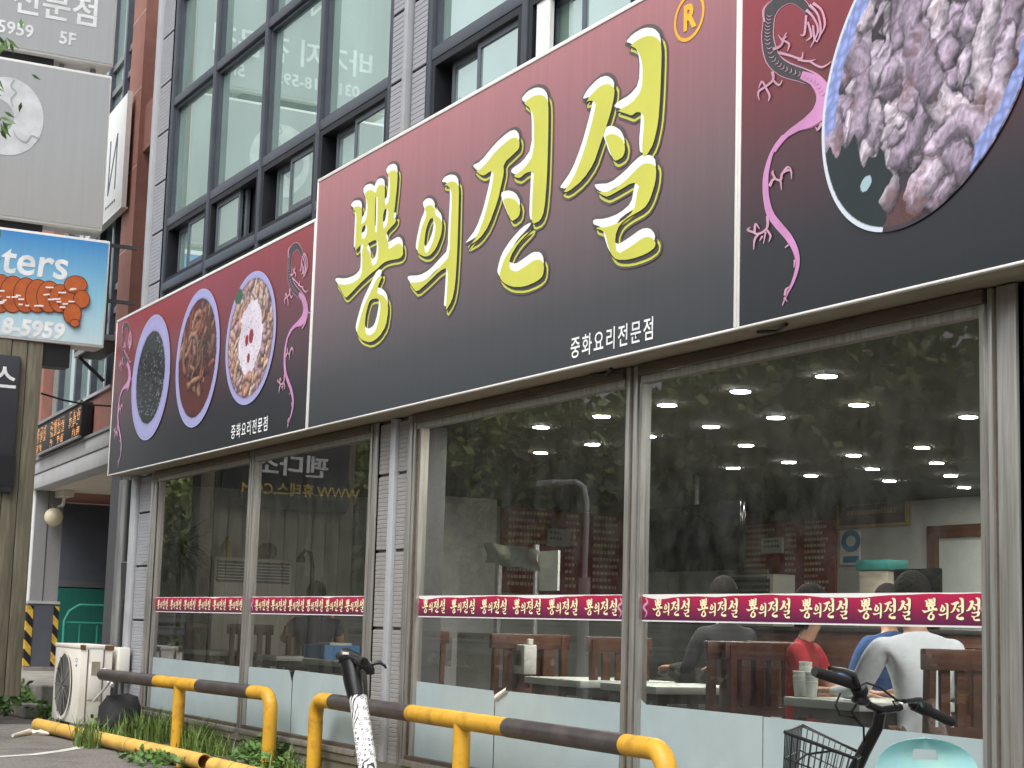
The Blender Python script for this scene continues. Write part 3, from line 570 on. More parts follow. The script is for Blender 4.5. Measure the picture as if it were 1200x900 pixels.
# ---- food prints: colour computed on a fine grid and stored per vertex (it is a printed photograph)
def strands_print(name, parent, cx, cz, rx, rz, nx, nz, base, cols, count, lmin, lmax, wid, rim=None, rim_in=.8, seed=1, gap=None, mask=None, bumpy=.4, tilt=None, warp=0, grn=0, shear=0):
    r = np.random.RandomState(seed)
    U, V = np.meshgrid(np.linspace(-1, 1, nx), np.linspace(-1, 1, nz), indexing='ij'); rad = np.sqrt(U*U+V*V)
    col = np.zeros((nx, nz, 3)); col[:] = base
    fine = r.rand(nx, nz); lumps = np.zeros((nx, nz))
    for k, amp in ((8, .5), (20, .35), (45, .25)):
        g = r.rand(k, k); xi = (U+1)/2*(k-1); zi = (V+1)/2*(k-1); x0 = np.clip(xi.astype(int), 0, k-2); z0 = np.clip(zi.astype(int), 0, k-2); fx = xi-x0; fz = zi-z0
        lumps += amp*(g[x0, z0]*(1-fx)*(1-fz)+g[x0+1, z0]*fx*(1-fz)+g[x0, z0+1]*(1-fx)*fz+g[x0+1, z0+1]*fx*fz)
    col *= (.6+.7*lumps)[..., None]
    def vn(k):
        g = r.rand(k, k); xi = (U+1)/2*(k-1); zi = (V+1)/2*(k-1); x0 = np.clip(xi.astype(int), 0, k-2); z0 = np.clip(zi.astype(int), 0, k-2); fx = xi-x0; fz = zi-z0
        return g[x0, z0]*(1-fx)*(1-fz)+g[x0+1, z0]*fx*(1-fz)+g[x0, z0+1]*(1-fx)*fz+g[x0+1, z0+1]*fx*fz-.5
    U0, V0 = U, V
    if warp: U = U+warp*(vn(14)+.6*vn(34)+.4*vn(70)); V = V+warp*(vn(14)+.6*vn(34)+.4*vn(70)); grain = 1+grn*(vn(60)+vn(110))
    else: grain = 1.0
    for s in range(count):
        a = r.rand()*math.pi*2; rr_ = rim_in*.92*math.sqrt(r.rand()); c0 = np.array([rr_*math.cos(a), rr_*math.sin(a)])
        if mask is not None and not mask(*c0): continue
        th = (r.rand()*math.pi if tilt is None else tilt+r.randn()*.5); L = lmin+r.rand()*(lmax-lmin); bend = r.randn()*1.2; w0 = wid*(.7+.6*r.rand())
        pts = []; p = c0.copy(); ang = th
        for k in range(7): pts.append(p.copy()); p = p+np.array([math.cos(ang), math.sin(ang)])*L/6; ang += bend/6
        dist = np.full((nx, nz), 9.); side = np.zeros((nx, nz))
        for k in range(6):
            A_, B_ = pts[k], pts[k+1]; d = B_-A_; l2 = d.dot(d); tt = np.clip(((U-A_[0])*d[0]+(V-A_[1])*d[1])/l2, 0, 1)
            ex = U-(A_[0]+tt*d[0]); ez = V-(A_[1]+tt*d[1]); q = np.sqrt(ex*ex+ez*ez); m = q < dist; dist[m] = q[m]; side[m] = (ez-.5*ex)[m]
        weff = w0*(1+bumpy*(lumps-.5)*2)
        ins = dist < weff
        if rim is not None: ins &= rad < rim_in*1.02
        c_ = np.array(cols[r.randint(len(cols))])
        sh = np.clip(.62+.55*(side/(w0+1e-6)), .25, 1.1)*np.clip(1.05-.55*(dist/weff)**3, .3, 1.1)*(.72+.5*lumps)*(.88+.24*fine)*grain
        col[ins] = (c_[None]*sh[ins][:, None])
        edge = (dist >= weff) & (dist < weff*1.25) & (rad < rim_in); col[edge] *= .55
    U, V = U0, V0
    if rim is not None:
        rm = rad > rim_in; t_ = np.clip((rad-rim_in)/(1-rim_in), 0, 1)
        rc = np.array(rim)[None, None]*(.72+.36*np.abs(np.sin(t_*2.4+.4))+.12*lumps)[..., None]; col[rm] = rc[rm]
        col[(rad > rim_in*.965) & (rad <= rim_in)] *= .6
        col[rad > .975] = np.array(rim)*1.25
    if gap is not None: gap(U, V, rad, lumps, fine, col)
    vs = []; idx = -np.ones((nx, nz), int); ok = rad <= 1.0
    # pull the border vertices onto the ellipse for a clean edge
    ext = (rad <= 1+1.6/min(nx, nz)*2)
    sc = np.where(rad > 1, 1/np.maximum(rad, 1e-6), 1.0)
    xs = cx+rx*U*sc+shear*rz*V*sc; zs = cz+rz*V*sc; k = 0
    for i in range(nx):
        for j in range(nz):
            if ext[i, j]: idx[i, j] = k; vs.append((xs[i, j], SY-.0075, zs[i, j])); k += 1
    fs = [(idx[i, j], idx[i+1, j], idx[i+1, j+1], idx[i, j+1]) for i in range(nx-1) for j in range(nz-1) if min(idx[i, j], idx[i+1, j], idx[i+1, j+1], idx[i, j+1]) >= 0]
    w = MB(); w.v = vs; w.f = fs; o = w.build(name, 'photo_print', parent)
    ca = o.data.color_attributes.new('Col', 'FLOAT_COLOR', 'POINT'); arr = np.ones((len(vs), 4), np.float32); arr[:, :3] = np.clip(col[ext], 0, 1); ca.data.foreach_set('color', arr.ravel()); return o
L3 = lambda *c: np.array([lin(q) for q in c])
def ell(l, r_, t, b):
    P_ = [sp(130+x/3.2125, 270+y/3.2125) for x, y in (l, r_, t, b)]
    return ((P_[0][0]+P_[1][0])/2, (P_[2][1]+P_[3][1])/2, (P_[1][0]-P_[0][0])/2, (P_[2][1]-P_[3][1])/2)
e1 = ell((80, 600), (230, 430), (180, 312), (135, 790)); e2 = ell((246, 540), (413, 420), (350, 218), (300, 745)); e3 = ell((433, 480), (627, 310), (560, 147), (500, 660))
rimc = L3(152, 152, 196)
def noodle_gap(U, V, rad, lumps, fine, col):
    m = (rad < .74) & (fine > 1.0-.035*(lumps > .45)-.05*(U > .15)*(lumps > .5)); col[m] = L3(150, 160, 175)
strands_print('noodle_bowl_print', SGL, *e1, 90, 130, L3(34, 38, 40), [L3(48, 52, 54), L3(40, 46, 46), L3(62, 64, 66)], 60, .2, .5, .035, rim=rimc, rim_in=.74, seed=3, gap=noodle_gap)
strands_print('soup_bowl_print', SGL, *e2, 100, 150, L3(84, 40, 36), [L3(150, 104, 84), L3(172, 126, 104), L3(104, 60, 50), L3(170, 92, 74), L3(84, 48, 42), L3(132, 92, 78)], 120, .15, .6, .045, rim=rimc, rim_in=.86, seed=8, warp=.06, grn=.5, mask=lambda a, b: a*a+(b-.05)**2 < .42)
def salad_mid(U, V, rad, lumps, fine, col):
    m = (np.sqrt((U/.42)**2+((V-.02)/.52)**2) < .8+.5*lumps); col[m] = (L3(214, 206, 218)[None]*(.7+.45*lumps[m]+.12*fine[m])[:, None])
    for q, s in (((.05, .02), .09), ((-.12, -.02), .07), ((-.02, -.3), .06)):
        m = (U-q[0])**2+((V-q[1])*.8)**2 < s*s; col[m] = L3(140, 34, 44)
    m = m = (fine > .96) & (np.abs(U) < .35) & (np.abs(V) < .4); col[m] = L3(110, 60, 70)
    m = ((U+.55)/.16)**2+((V-.72)/.12)**2 < 1; col[m] = L3(58, 92, 62)
strands_print('shrimp_plate_print', SGL, *e3, 110, 160, L3(176, 140, 150), [L3(224, 182, 168), L3(232, 200, 190), L3(214, 160, 140), L3(206, 170, 176), L3(226, 188, 160)], 230, .08, .3, .06, rim=rimc, rim_in=.9, seed=5, gap=salad_mid, warp=.05, grn=.4)
lp = sp(961, 190); bp = sp(1040, 264); rp = sp(1200, 87)
cxp = -5.43; czp = 4.18; rxp = cxp-lp[0]; rzp = 1.10
def pork(U, V, rad, lumps, fine, col):
    j = .25*(lumps-.5)
    blue = (((U > .56+j) & (rad > .86+j*.4)) | ((U < -.62) & (V > -.28+j) & (rad > .84+j*.4))) & (rad < .985)
    cell = np.abs(np.sin(U*46+lumps*7))*np.abs(np.sin(V*40+lumps*6)); col[blue] = (L3(138, 152, 208)[None]*(.75+.5*cell[blue])[:, None])
    jag = .05*np.sin(U*23+5*lumps)+.03*np.sin(U*51+V*17); sauce = (rad < .97) & (V < -.42-.30*np.clip(U+.62, 0, 1)+.6*j+jag) & (U < -.20+.6*j+.12*(V+.7)+.05*np.sin(V*31+6*lumps)); col[sauce] = L3(32, 42, 44)*(.8+.4*lumps[sauce])[:, None]
    m = ((U+.40)/.05)**2+((V+.66)/.045)**2 < .6+lumps; col[m] = L3(160, 186, 196)
    brown = (lumps > .68) & ~sauce & ~blue & (rad < .97); kb = (np.clip((lumps[brown]-.68)*6, 0, .6)*(.35+.9*fine[brown]))[:, None]; col[brown] = col[brown]*(1-kb)+L3(112, 70, 66)*kb
    edge = (rad > .972) & (U < -.15); col[edge] = L3(206, 214, 226)
strands_print('fried_pork_print', SGR, -5.5, 3.68, .689, .7405, 330, 330, L3(58, 50, 58), [L3(216, 200, 220), L3(202, 184, 206), L3(228, 214, 228), L3(184, 166, 188)], 185, .28, .7, .078, rim=None, rim_in=1.02, seed=14, gap=pork, bumpy=.65, warp=.065, grn=.75, shear=.25)
# brackets under the boards
for px, py in ((395, 508), (705, 437), (905, 386), (265, 540)):
    p = atz(px, py, ZS0-.01); MB().tube([(p[0]-.12, p[1], ZS0-.008), (p[0]+.02, p[1]+.02, ZS0-.018), (p[0]+.14, p[1]-.02, ZS0-.006)], .009, 6).build('stray_wire', 'black', SGM if px > 370 else SGL)

# ================================================================== RED STICKER BANDS ON THE GLASS
gx0 = min(p[0] for g in GP for p in g[0]); gx1 = max(p[0] for g in GP for p in g[0]); gz0 = min(p[1] for g in GP for p in g[0]); gz1 = max(p[1] for g in GP for p in g[0])
def mini(parent_w, h, y):
    w = MB(); s = h/(gz1-gz0)*1.0
    for i, g in enumerate(GP): w.flat(grow(shift(g, -(gx0+gx1)/2, -(gz0+gz1)/2), .006), lambda u, v: (u*parent_w/(gx1-gx0), y-i*.00004, v*s))
    me = bpy.data.meshes.new('lettering'); me.from_pydata(w.v, [], w.f); me.materials.append(MATS['print_cream']); return me
mini_me = mini(.36, .098, 0)
mshade = mini_me.copy(); mshade.materials[0] = MATS['print_dark']
bl = ['red lettered sticker band on the glass in front of the potted palm', 'red lettered sticker band on the glass above the torn film by the scooter', 'red lettered sticker band on the glass in front of the plastic-wrapped stand', 'red lettered sticker band on the glass above the seated diners']
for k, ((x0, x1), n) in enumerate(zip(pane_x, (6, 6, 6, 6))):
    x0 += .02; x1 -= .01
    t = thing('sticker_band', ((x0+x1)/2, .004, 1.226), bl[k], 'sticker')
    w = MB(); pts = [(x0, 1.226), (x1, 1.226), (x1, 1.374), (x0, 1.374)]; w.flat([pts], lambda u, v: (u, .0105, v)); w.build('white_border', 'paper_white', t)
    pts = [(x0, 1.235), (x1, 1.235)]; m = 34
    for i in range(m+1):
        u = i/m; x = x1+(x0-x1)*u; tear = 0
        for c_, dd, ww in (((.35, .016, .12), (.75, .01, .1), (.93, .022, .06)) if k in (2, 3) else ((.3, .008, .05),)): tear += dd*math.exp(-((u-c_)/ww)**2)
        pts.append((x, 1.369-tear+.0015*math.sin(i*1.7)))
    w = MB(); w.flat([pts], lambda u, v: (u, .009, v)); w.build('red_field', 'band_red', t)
    st = (x1-x0-.1)/n; j0 = len(bpy.data.objects)
    for i in range(n):
        cx_ = x0+.08+st*(i+.5)
        for me, dy, dx in ((mshade, .0085, .006), (mini_me, .0078, 0)):
            o = link(bpy.data.objects.new('lettering', me)); o.parent = t; o.location = Vector((cx_+dx, dy, 1.303-dx*.6))-t.location
    w = MB()
    for sx_ in (x0+.045, x1-.03):
        ribbon(w, [(sx_, 1.355), (sx_+.02, 1.33), (sx_-.02, 1.305), (sx_+.015, 1.275), (sx_-.005, 1.245)], [.008, .016, .016, .012, .003], .0076, lambda u, v, y: (u, y, v))
    w.build('dragon_mark', 'dragon_line', t)

# ================================================================== PYLON SIGN (stands at x = -18.8, faces the camera side)
PX = -18.8
PY = thing('pylon_sign', (PX-.2, -1.9, .3), 'wood-clad pylon with stacked grey and blue tenant sign boxes and a charcoal panel', 'sign')
def sbox(z0, z1, y0, y1, m, side='white_trim'):
    MB().bbox(PX-.36, PX-.004, y0, y1, z0, z1, b=.012).build('sign_box', side, PY, smooth=True)
    MB().add([(PX, y0+.02, z0+.03), (PX, y1-.02, z0+.03), (PX, y1-.02, z1-.03), (PX, y0+.02, z1-.03)], [(0, 1, 2, 3)]).build('sign_face', m, PY)
sbox(7.335, 9.3, -2.85, -.353, 'pylon_grey'); sbox(5.43, 7.23, -2.85, -.36, 'pylon_grey'); sbox(4.115, 5.33, -2.85, -.262, 'pylon_blue')
MB().box(PX-.3, PX-.1, -2.6, -1.0, 5.3, 5.46).build('bracket', 'black', PY); MB().box(PX-.3, PX-.1, -2.6, -1.0, 7.2, 7.36).build('bracket', 'black', PY)
MB().box(PX-.28, PX-.2, -.9, -.86, 7.2, 7.36).build('bracket', 'galv', PY); MB().box(PX-.28, PX-.2, -.55, -.5, 7.2, 7.36).build('bracket', 'galv', PY)
p = atx(83, 432, PX-.1); MB().box(PX-.3, PX-.05, -.92, -.62, p[2], 4.12).build('bracket', 'black', PY)
n_pl = 11; y0 = -2.8; yw = (-.915-y0)/n_pl
for i in range(n_pl):
    a = y0+i*yw; MB().bbox(PX-.33-random.random()*.01, PX-.03+random.random()*.012, a+.004, a+yw-.004, .3, 4.11, b=.006).build('plank', 'wood_old', PY, smooth=True)
MB().bbox(PX-.03, PX+.03, -2.7, -1.165, 2.45, 3.93, b=.008).build('charcoal_panel', 'panel_dark', PY, smooth=True)
MB().box(PX-.02, PX+.036, -2.7, -1.15, 2.52, 2.84).build('dark_strip', 'black', PY)
FXp = PX+.034
def ptext(txt, size, m, y, z, x=PX+.003, **k): return put_text('lettering', txt, size, m, PY, (x, y, z), ROT_E, **k)
f_ = (PX-0)/-17.1
def py_of(px, py): q = atx(px, py, PX); return q[1], q[2]
y1_, z1_ = py_of(95, 17); yl_, zl_ = py_of(0, 2)
ptext('바가지 전문점', .36, 'sign_letter', -1.58, z1_+.02, bold=.006)
ptext('031) 918-5959     5F', .2, 'sign_letter', -1.62, py_of(75, 45)[1], bold=.004, sx=1.0)
ptext('NO A', .3, 'sign_letter', -1.6, z1_+.62)
# cracked pot emblem on the second box
cy_, cz_ = py_of(8, 136); w = MB(); N = 44
egg = [(cy_+.40*math.cos(2*math.pi*i/N), cz_+.44*math.sin(2*math.pi*i/N)) for i in range(N)]
hole = [(cy_-.12+.2*math.cos(2*math.pi*i/20), cz_-.02+.20*math.sin(2*math.pi*i/20)) for i in range(20)]
w.flat([egg, hole], lambda u, v: (PX+.003, u, v)); w.build('pot_emblem', 'print_white2', PY)
w = MB()
ribbon(w, [(cy_+.05, cz_+.42), (cy_+.02, cz_+.34), (cy_+.08, cz_+.28), (cy_+.03, cz_+.2), (cy_+.06, cz_+.12)], [.02, .016, .018, .016, .01], 0, lambda u, v, y: (PX+.006, u, v))
ribbon(w, [(cy_+.36, cz_-.2), (cy_+.28, cz_-.18), (cy_+.22, cz_-.26), (cy_+.12, cz_-.22), (cy_+.08, cz_-.15)], [.02, .016, .018, .016, .01], 0, lambda u, v, y: (PX+.006, u, v)); w.build('emblem_crack', 'pylon_grey', PY)
ya, za = py_of(38, 308); ptext('ters', .46, 'sign_letter', py_of(80, 315)[0], za, align='RIGHT', bold=.007, shear=.08)
ptext('918-5959', .24, 'sign_letter', py_of(75, 388)[0], py_of(40, 386)[1], align='RIGHT', bold=.01, shear=.1)
# pretzel dog drawing
mat('pretzel', rgb(190, 96, 48), .5, var=.15, scale=12); mat('pretzel_line', rgb(96, 40, 22), .5)
w = MB(); wl = MB()
segs = [(-16, 343, 17, 24), (0, 344, 17, 23), (15, 345, 16, 22), (30, 346, 15, 21), (44, 347, 15, 20), (57, 348, 15, 19), (70, 350, 14, 17), (82, 352, 15, 15), (88, 334, 14, 11), (95, 351, 10, 11), (84, 368, 11, 13), (87, 379, 6, 5)]
for i, (x, y, a, b) in enumerate(segs):
    o_ = [py_of(x+a*math.cos(t), y+b*math.sin(t)) for t in np.linspace(0, 2*math.pi, 24, endpoint=False)]; i_ = [py_of(x+(a-1)*math.cos(t), y+(b-1)*math.sin(t)) for t in np.linspace(0, 2*math.pi, 24, endpoint=False)]
    wl.flat([o_], lambda u, v: (PX+.003+i*.0022, u, v)); w.flat([i_], lambda u, v: (PX+.004+i*.0022, u, v))
wl.build('drawing_outline', 'pretzel_line', PY); w.build('pretzel_drawing', 'pretzel', PY); w = MB()
for i in range(26):
    x = -5+random.random()*92; y = 336+random.random()*26; L = 2+random.random()*3; a = random.random()*.6-.3
    w.flat([[py_of(x-L, y-.9-a), py_of(x+L, y-.9+a), py_of(x+L, y+.9+a), py_of(x-L, y+.9-a)]], lambda u, v: (PX+.034+i*.0001, u, v))
w.build('salt_marks', 'print_white', PY)
def mirr(px, py): q = atx(px, py, PX); return -q[1], q[2]
ptext('스', .30, 'sign_letter', py_of(4, 445)[0], py_of(8, 446)[1], x=FXp, bold=.006)
ptext('펜다소', .28, 'sign_letter', mirr(338, 548)[0], mirr(338, 548)[1], x=FXp, bold=.006, sx=1.2)
ptext('WWW.휴테스.COM', .17, 'gold_text', mirr(320, 574)[0]-.30, mirr(320, 574)[1], x=PX+.04, bold=.002)

# ================================================================== NEIGHBOURING BUILDING (turned 3.5 degrees)
th = math.radians(3.5334); O_ = Vector((-18.3, .15, 0))
NB = thing('office_building', O_, 'red granite office building with tall pale windows and a grey canopy', 'building', rot=(0, 0, -th))
# local axes: x runs with the facade (negative to the left), y into the building
def nbox(name, m, u0, u1, v0, v1, z0, z1, b=0):
    w = MB(); (w.bbox(-u1, -u0, v0, v1, z0, z1, b=b) if b else w.box(-u1, -u0, v0, v1, z0, z1)); return w.build(name, m, NB, local=True, smooth=bool(b))
nbox('wall', 'red_granite', .0, 12, .5, 10, 3.0, 13)
nbox('pier', 'red_granite', 1.42, 2.12, 0, .5, 3.4, 13)
nbox('pier', 'red_granite', 7.0, 7.7, 0, .5, 3.4, 13)
for k in range(8): nbox('joint', 'joint', 1.42, 2.12, -.003, .0, 4.55+k*.97, 4.562+k*.97)
nbox('beam', 'red_granite', -.05, 1.42, .06, .5, 6.66, 7.24)
nbox('beam', 'red_granite', 2.12, 7.0, .02, .5, 3.36, 3.9); nbox('beam', 'red_granite', 2.12, 7.0, .02, .5, 10.7, 11.2)
nbox('beam_cap', 'grey_fascia', 2.12, 7.0, -.02, .1, 3.901, 3.94)
# windows left of the pier
us = [2.12, 2.82, 3.77, 4.85, 6.10, 7.0]; zs = [3.94, 4.95, 5.25, 6.2, 7.1, 8.0, 8.35, 9.6, 10.7]
for a, b in zip(us[:-1], us[1:]):
    for c_, d in zip(zs[:-1], zs[1:]): nbox('pane', 'nb_glass', a+.05, b-.05, .14, .16, c_+.04, d-.04)
for u in us[1:-1]: nbox('mullion', 'win_frame', u-.05, u+.05, .06, .2, 3.94, 10.7)
for z in zs[1:-1]: nbox('transom', 'galv', 2.12, 7.0, .1, .2, z-.04, z+.04)
# recessed strip window right of the pier
for c_, d in ((4.4, 5.1), (5.16, 6.2), (6.26, 6.64), (7.26, 7.7), (7.76, 9.2)): nbox('pane', 'upper_glass', -.05, 1.42, .28, .3, c_, d)
for z in (5.13, 6.23, 7.73): nbox('transom', 'win_frame', -.05, 1.42, .2, .31, z-.03, z+.03)
nbox('mullion', 'win_frame', 1.36, 1.42, .2, .31, 4.4, 6.65)
# canopy
nbox('fascia', 'grey_fascia', -.1, 7.2, -.06, .2, 3.17, 3.35, b=.008); nbox('fascia', 'grey_fascia', -.1, 7.2, -.04, .2, 2.96, 3.16, b=.006); nbox('fascia_cap', 'galv', -.1, 7.25, -.09, .2, 3.352, 3.385)
nbox('soffit', 'soffit', -.1, 7.2, .2, 6, 2.96, 3.0)
# column with hazard strips
striped_mat('hazard', rgb(220, 180, 70), rgb(28, 26, 26), 4.2, (0, 1, .9))
mat('column_grey', rgb(150, 150, 152), .55, metal=.1, var=.05)
MB().box(-25.95, -25.4, .62, 1.02, .36, 2.96).build('column', 'column_grey', NB); MB().box(-25.94, -25.41, .605, .619, .36, 2.96).build('column_face', 'white_panel', NB)
MB().box(-25.399, -25.392, .80, .806, 1.35, 2.96).build('column_seam', 'black', NB)
MB().box(-25.98, -25.37, .59, 1.06, .36, .42).build('column_foot', 'concrete', NB)
MB().box(-25.97, -25.38, .60, 1.05, .42, 1.32).build('column_jacket', 'navy_wall', NB); MB().box(-25.98, -25.37, .595, 1.055, 1.321, 1.36).build('column_band', 'grey_fascia', NB)
MB().box(-25.379, -25.37, .60, .68, .43, 1.29).build('hazard_strip', 'hazard', NB); MB().box(-25.379, -25.37, .97, 1.05, .43, 1.29).build('hazard_strip', 'hazard', NB); MB().box(-25.6, -25.38, .585, .599, .43, 1.29).build('hazard_strip', 'hazard', NB)
# side wall behind the canopy
MB().box(-28.3, -28.1, .8, 5.5, .36, 2.97).build('inner_wall', 'navy_wall', NB)
MB().box(-28.1, -28.06, 1.1, 5.5, 1.62, 1.72).build('wall_band', 'wall_dark', NB)
# grey service bay between the two buildings
MB().box(-20.4, -18.75, .35, .6, .0, 2.95).build('service_wall', 'wall_dark', NB)
for k in range(4): MB().box(-20.3+k*.42, -19.92+k*.42, .33, .348, .8, 2.9).build('service_panel', 'wall_dark', NB)
MB().bar((-18.5, .12, 1.35), (-18.3, .04, 1.75), .2, .02).build('wall_hatch', 'wall_dark', NB)
# downpipes in front of it
t = thing('downpipe', (-18.72, .08, 0), 'grey metal downpipe pair beside the service bay', 'pipe')
for x, r_, m in ((-18.84, .035, 'galv'), (-18.70, .06, 'galv')): MB().tube([(x, .05, .02), (x, .05, 2.66)], r_, 12).build('pipe', m, t, smooth=True)
for z in (.7, 1.7): MB().box(-18.9, -18.62, .09, .13, z, z+.04).build('clamp', 'galv', t)
# white sign with tall letters on the granite
t = thing('wall_sign', NB.matrix_basis @ Vector((-2.5, -.1, 6.04)), 'white wall sign box with tall thin letters on the granite facade', 'sign')
def nbw(u, v, z): return wmat(NB) @ Vector((-u, v, z))
w = MB(); w.bbox(-3.9, -1.70, -.10, -.05, 6.04, 7.46, b=.006); w.v = [tuple(wmat(NB) @ Vector(q)) for q in w.v]; w.build('box', 'white_panel', t, smooth=True)
w = MB(); w.box(-1.699, -1.685, -.105, -.045, 6.03, 7.47).box(-3.9, -1.70, -.105, -.02, 6.02, 6.039); w.v = [tuple(wmat(NB) @ Vector(q)) for q in w.v]; w.build('edge_trim', 'white_trim', t)
w = MB()
for a, b in (((2.15, 6.35), (2.15, 7.05)), ((2.15, 7.05), (2.55, 6.35)), ((2.55, 6.35), (2.55, 7.05)), ((2.85, 6.35), (2.85, 7.05))):
    w.bar(nbw(a[0], -.103, a[1]), nbw(b[0], -.103, b[1]), .035, .006, up=(0, 1, 0))
for k in range(5): w.bar(nbw(2.1+k*.12, -.103, 6.2), nbw(2.16+k*.12, -.103, 6.2), .03, .006, up=(0, 1, 0))
w.build('lettering', 'win_frame', t)
# LED message board
t = thing('led_board', nbw(4.8, -.1, 3.38), 'black message board with orange dot lettering above the canopy', 'sign')
def nmesh(w): w.v = [tuple(wmat(NB) @ Vector(q)) for q in w.v]; return w
nmesh(MB().bbox(-6.42, -3.15, -.14, .0, 3.39, 3.83, b=.01)).build('case', 'black', t, smooth=True)
nmesh(MB().box(-6.45, -3.13, -.17, -.135, 3.81, 3.85).box(-6.45, -3.13, -.17, -.135, 3.375, 3.40)).build('case_rim', 'galv', t)
w = MB(); g = 0
dot = 3.2/96; rr2 = np.random.RandomState(4)
for cu in range(12):
    if cu in (3, 8): continue
    for row, h in ((0, 8), (1, 4)):
        if row == 1 and cu in (2, 5, 9): continue
        bits = rr2.rand(6, h) > .52; bits[1, :] |= rr2.rand(h) > .3; bits[:, h//2] |= rr2.rand(6) > .4
        for i in range(6):
            for j in range(h):
                if bits[i, j]: a = -6.36+(cu*8+i)*dot; z = (3.56 if row == 0 else 3.43)+j*.027; w.add([(a, -.1415, z), (a+dot*.6, -.1415, z), (a+dot*.6, -.1415, z+.019), (a, -.1415, z+.019)], [(0, 1, 2, 3)])
nmesh(w); tag(w.build('dot_lettering', 'led_orange', t), kind='stuff')
# balcony landing with rail
t = thing('service_balcony', nbw(2.3, -.4, 4.3), 'small steel balcony with rails fixed to the granite pier', 'balcony')
def P_(px, py, v): # pixel onto neighbour plane offset v
    r_ = ray(px, py); n_ = np.array([math.sin(th), math.cos(th), 0]); o_ = np.array(O_)+n_*v; tt = (o_-CAM).dot(n_)/r_.dot(n_); return CAM+r_*tt
V = -.45
a = P_(145, 300, V); u_a = 1.75
nmesh(MB().box(-2.7, -1.0, -.36, -.02, 4.30, 4.36)).build('platform', 'galv', t)
nmesh(MB().box(-2.6, -1.1, -.32, -.06, 4.29, 4.299)).build('grating', 'black', t)
for u in (2.68, 1.85, 1.02): nmesh(MB().bar((-u, -.34, 4.36), (-u, -.34, 5.4), .045, .045)).build('post', 'wall_dark', t)
for z in (4.75, 5.4): nmesh(MB().bar((-2.7, -.34, z), (-1.0, -.34, z), .04, .04)).build('rail', 'wall_dark', t)
nmesh(MB().bar((-1.02, -.33, 5.4), (-1.02, -.02, 5.4), .04, .04)).build('rail', 'wall_dark', t); nmesh(MB().bar((-1.02, -.33, 4.75), (-1.02, -.02, 4.75), .04, .04)).build('rail', 'wall_dark', t)
nmesh(MB().bar((-2.5, -.34, 4.29), (-2.5, -.02, 4.02), .04, .04)).build('strut', 'win_frame', t)
# globe lamp, camera, gate
c_ = atx(63, 606, -25.2); t = thing('wall_lamp', (c_[0], c_[1], c_[2]-.14), 'cream globe wall lamp on the striped column', 'lamp')
w = MB(); w.lathe((c_[0], c_[1], c_[2]), [(.012, -.135)]+[(.135*math.sin(a), -.135*math.cos(a)) for a in np.linspace(.2, 2.95, 12)], 18); mat('globe', rgb(226, 216, 186), .3, var=.05); w.build('globe', 'globe', t, smooth=True)
MB().tube([(c_[0], c_[1], c_[2]+.13), (c_[0]-.1, c_[1], c_[2]+.17), (-25.4, c_[1], c_[2]+.17)], .02, 8).build('arm', 'galv', t)
c_ = atx(74, 579, -25.1); t = thing('security_camera', c_, 'white security camera box under the canopy', 'camera')
MB().bbox(-25.35, -24.85, c_[1]-.06, c_[1]+.1, c_[2]-.05, c_[2]+.05, b=.012).build('housing', 'ac_white', t, smooth=True); MB().bbox(-25.37, -24.82, c_[1]-.08, c_[1]+.12, c_[2]+.052, c_[2]+.065, b=.004).build('sun_shield', 'white_trim', t)
MB().tube([(-25.1, c_[1]+.02, c_[2]-.05), (-25.15, c_[1]+.02, c_[2]-.16), (-25.39, c_[1]+.02, c_[2]-.17)], .025, 8).build('bracket', 'white_trim', t)
t = thing('gate', (-27.6, 2.6, .36), 'green tubular gate against a green mesh screen', 'gate')
MB().box(-28.05, -28.02, 1.15, 5.4, .36, 1.6).build('mesh_screen', 'green_mesh', t)
c0 = atx(77, 705, -27.6); w = MB(); yv = c0[1]; zt = 1.33
w.tube([(-27.6, yv, .4), (-27.6, yv, zt-.25), (-27.6, yv+.07, zt-.1), (-27.6, yv+.22, zt), (-27.6, yv+2.6, zt)], .025, 8).build('frame', 'green_pipe', t, smooth=True)
for z in (1.05, .6): MB().tube([(-27.6, yv+.02, z), (-27.6, yv+2.6, z)], .02, 8).build('rail', 'green_pipe', t)
for k in range(9): MB().tube([(-27.6, yv+.25+k*.28, .6), (-27.6, yv+.25+k*.28, 1.05)], .014, 6).build('bar', 'green_pipe', t)
# loose cable across
pts = [atd(px, py, 19.5) for px, py in ((48, 461), (75, 469), (100, 474), (132, 476), (150, 474))]
tag(MB().tube(pts, .012, 6).build('cable', 'black', smooth=True), 'thin black cable sagging across the message board', 'cable')

# ================================================================== STREET OBJECTS
t = thing('condenser_unit', (-18.4, -.35, .0), 'white outdoor air-conditioner unit with round fan grille and rusty corners', 'air conditioner')
ax0, ax1, ay0, ay1, az0, az1 = -19.0, -17.95, -.53, -.19, .06, .87
MB().bbox(ax0, ax1, ay0, ay1, az0, az1-.012, b=.012).build('casing', 'ac_white', t, smooth=True)
MB().bbox(ax0-.006, ax1+.006, ay0-.008, ay1+.008, az1-.04, az1, b=.008).build('lid', 'ac_white', t, smooth=True)
for x in (ax0+.15, ax1-.15): MB().box(x-.04, x+.04, ay0-.02, ay1+.02, .004, .06).build('foot', 'galv', t)
fcx, fcz, fr_ = ax0+.46, .44, .33
w = MB(); N = 40
ring = lambda r: [(fcx+r*math.cos(2*math.pi*i/N), fcz+r*math.sin(2*math.pi*i/N)) for i in range(N)]
w.flat([ring(fr_)], lambda u, v: (u, ay0-.002, v)); w.build('fan_opening', 'wall_dark', t)
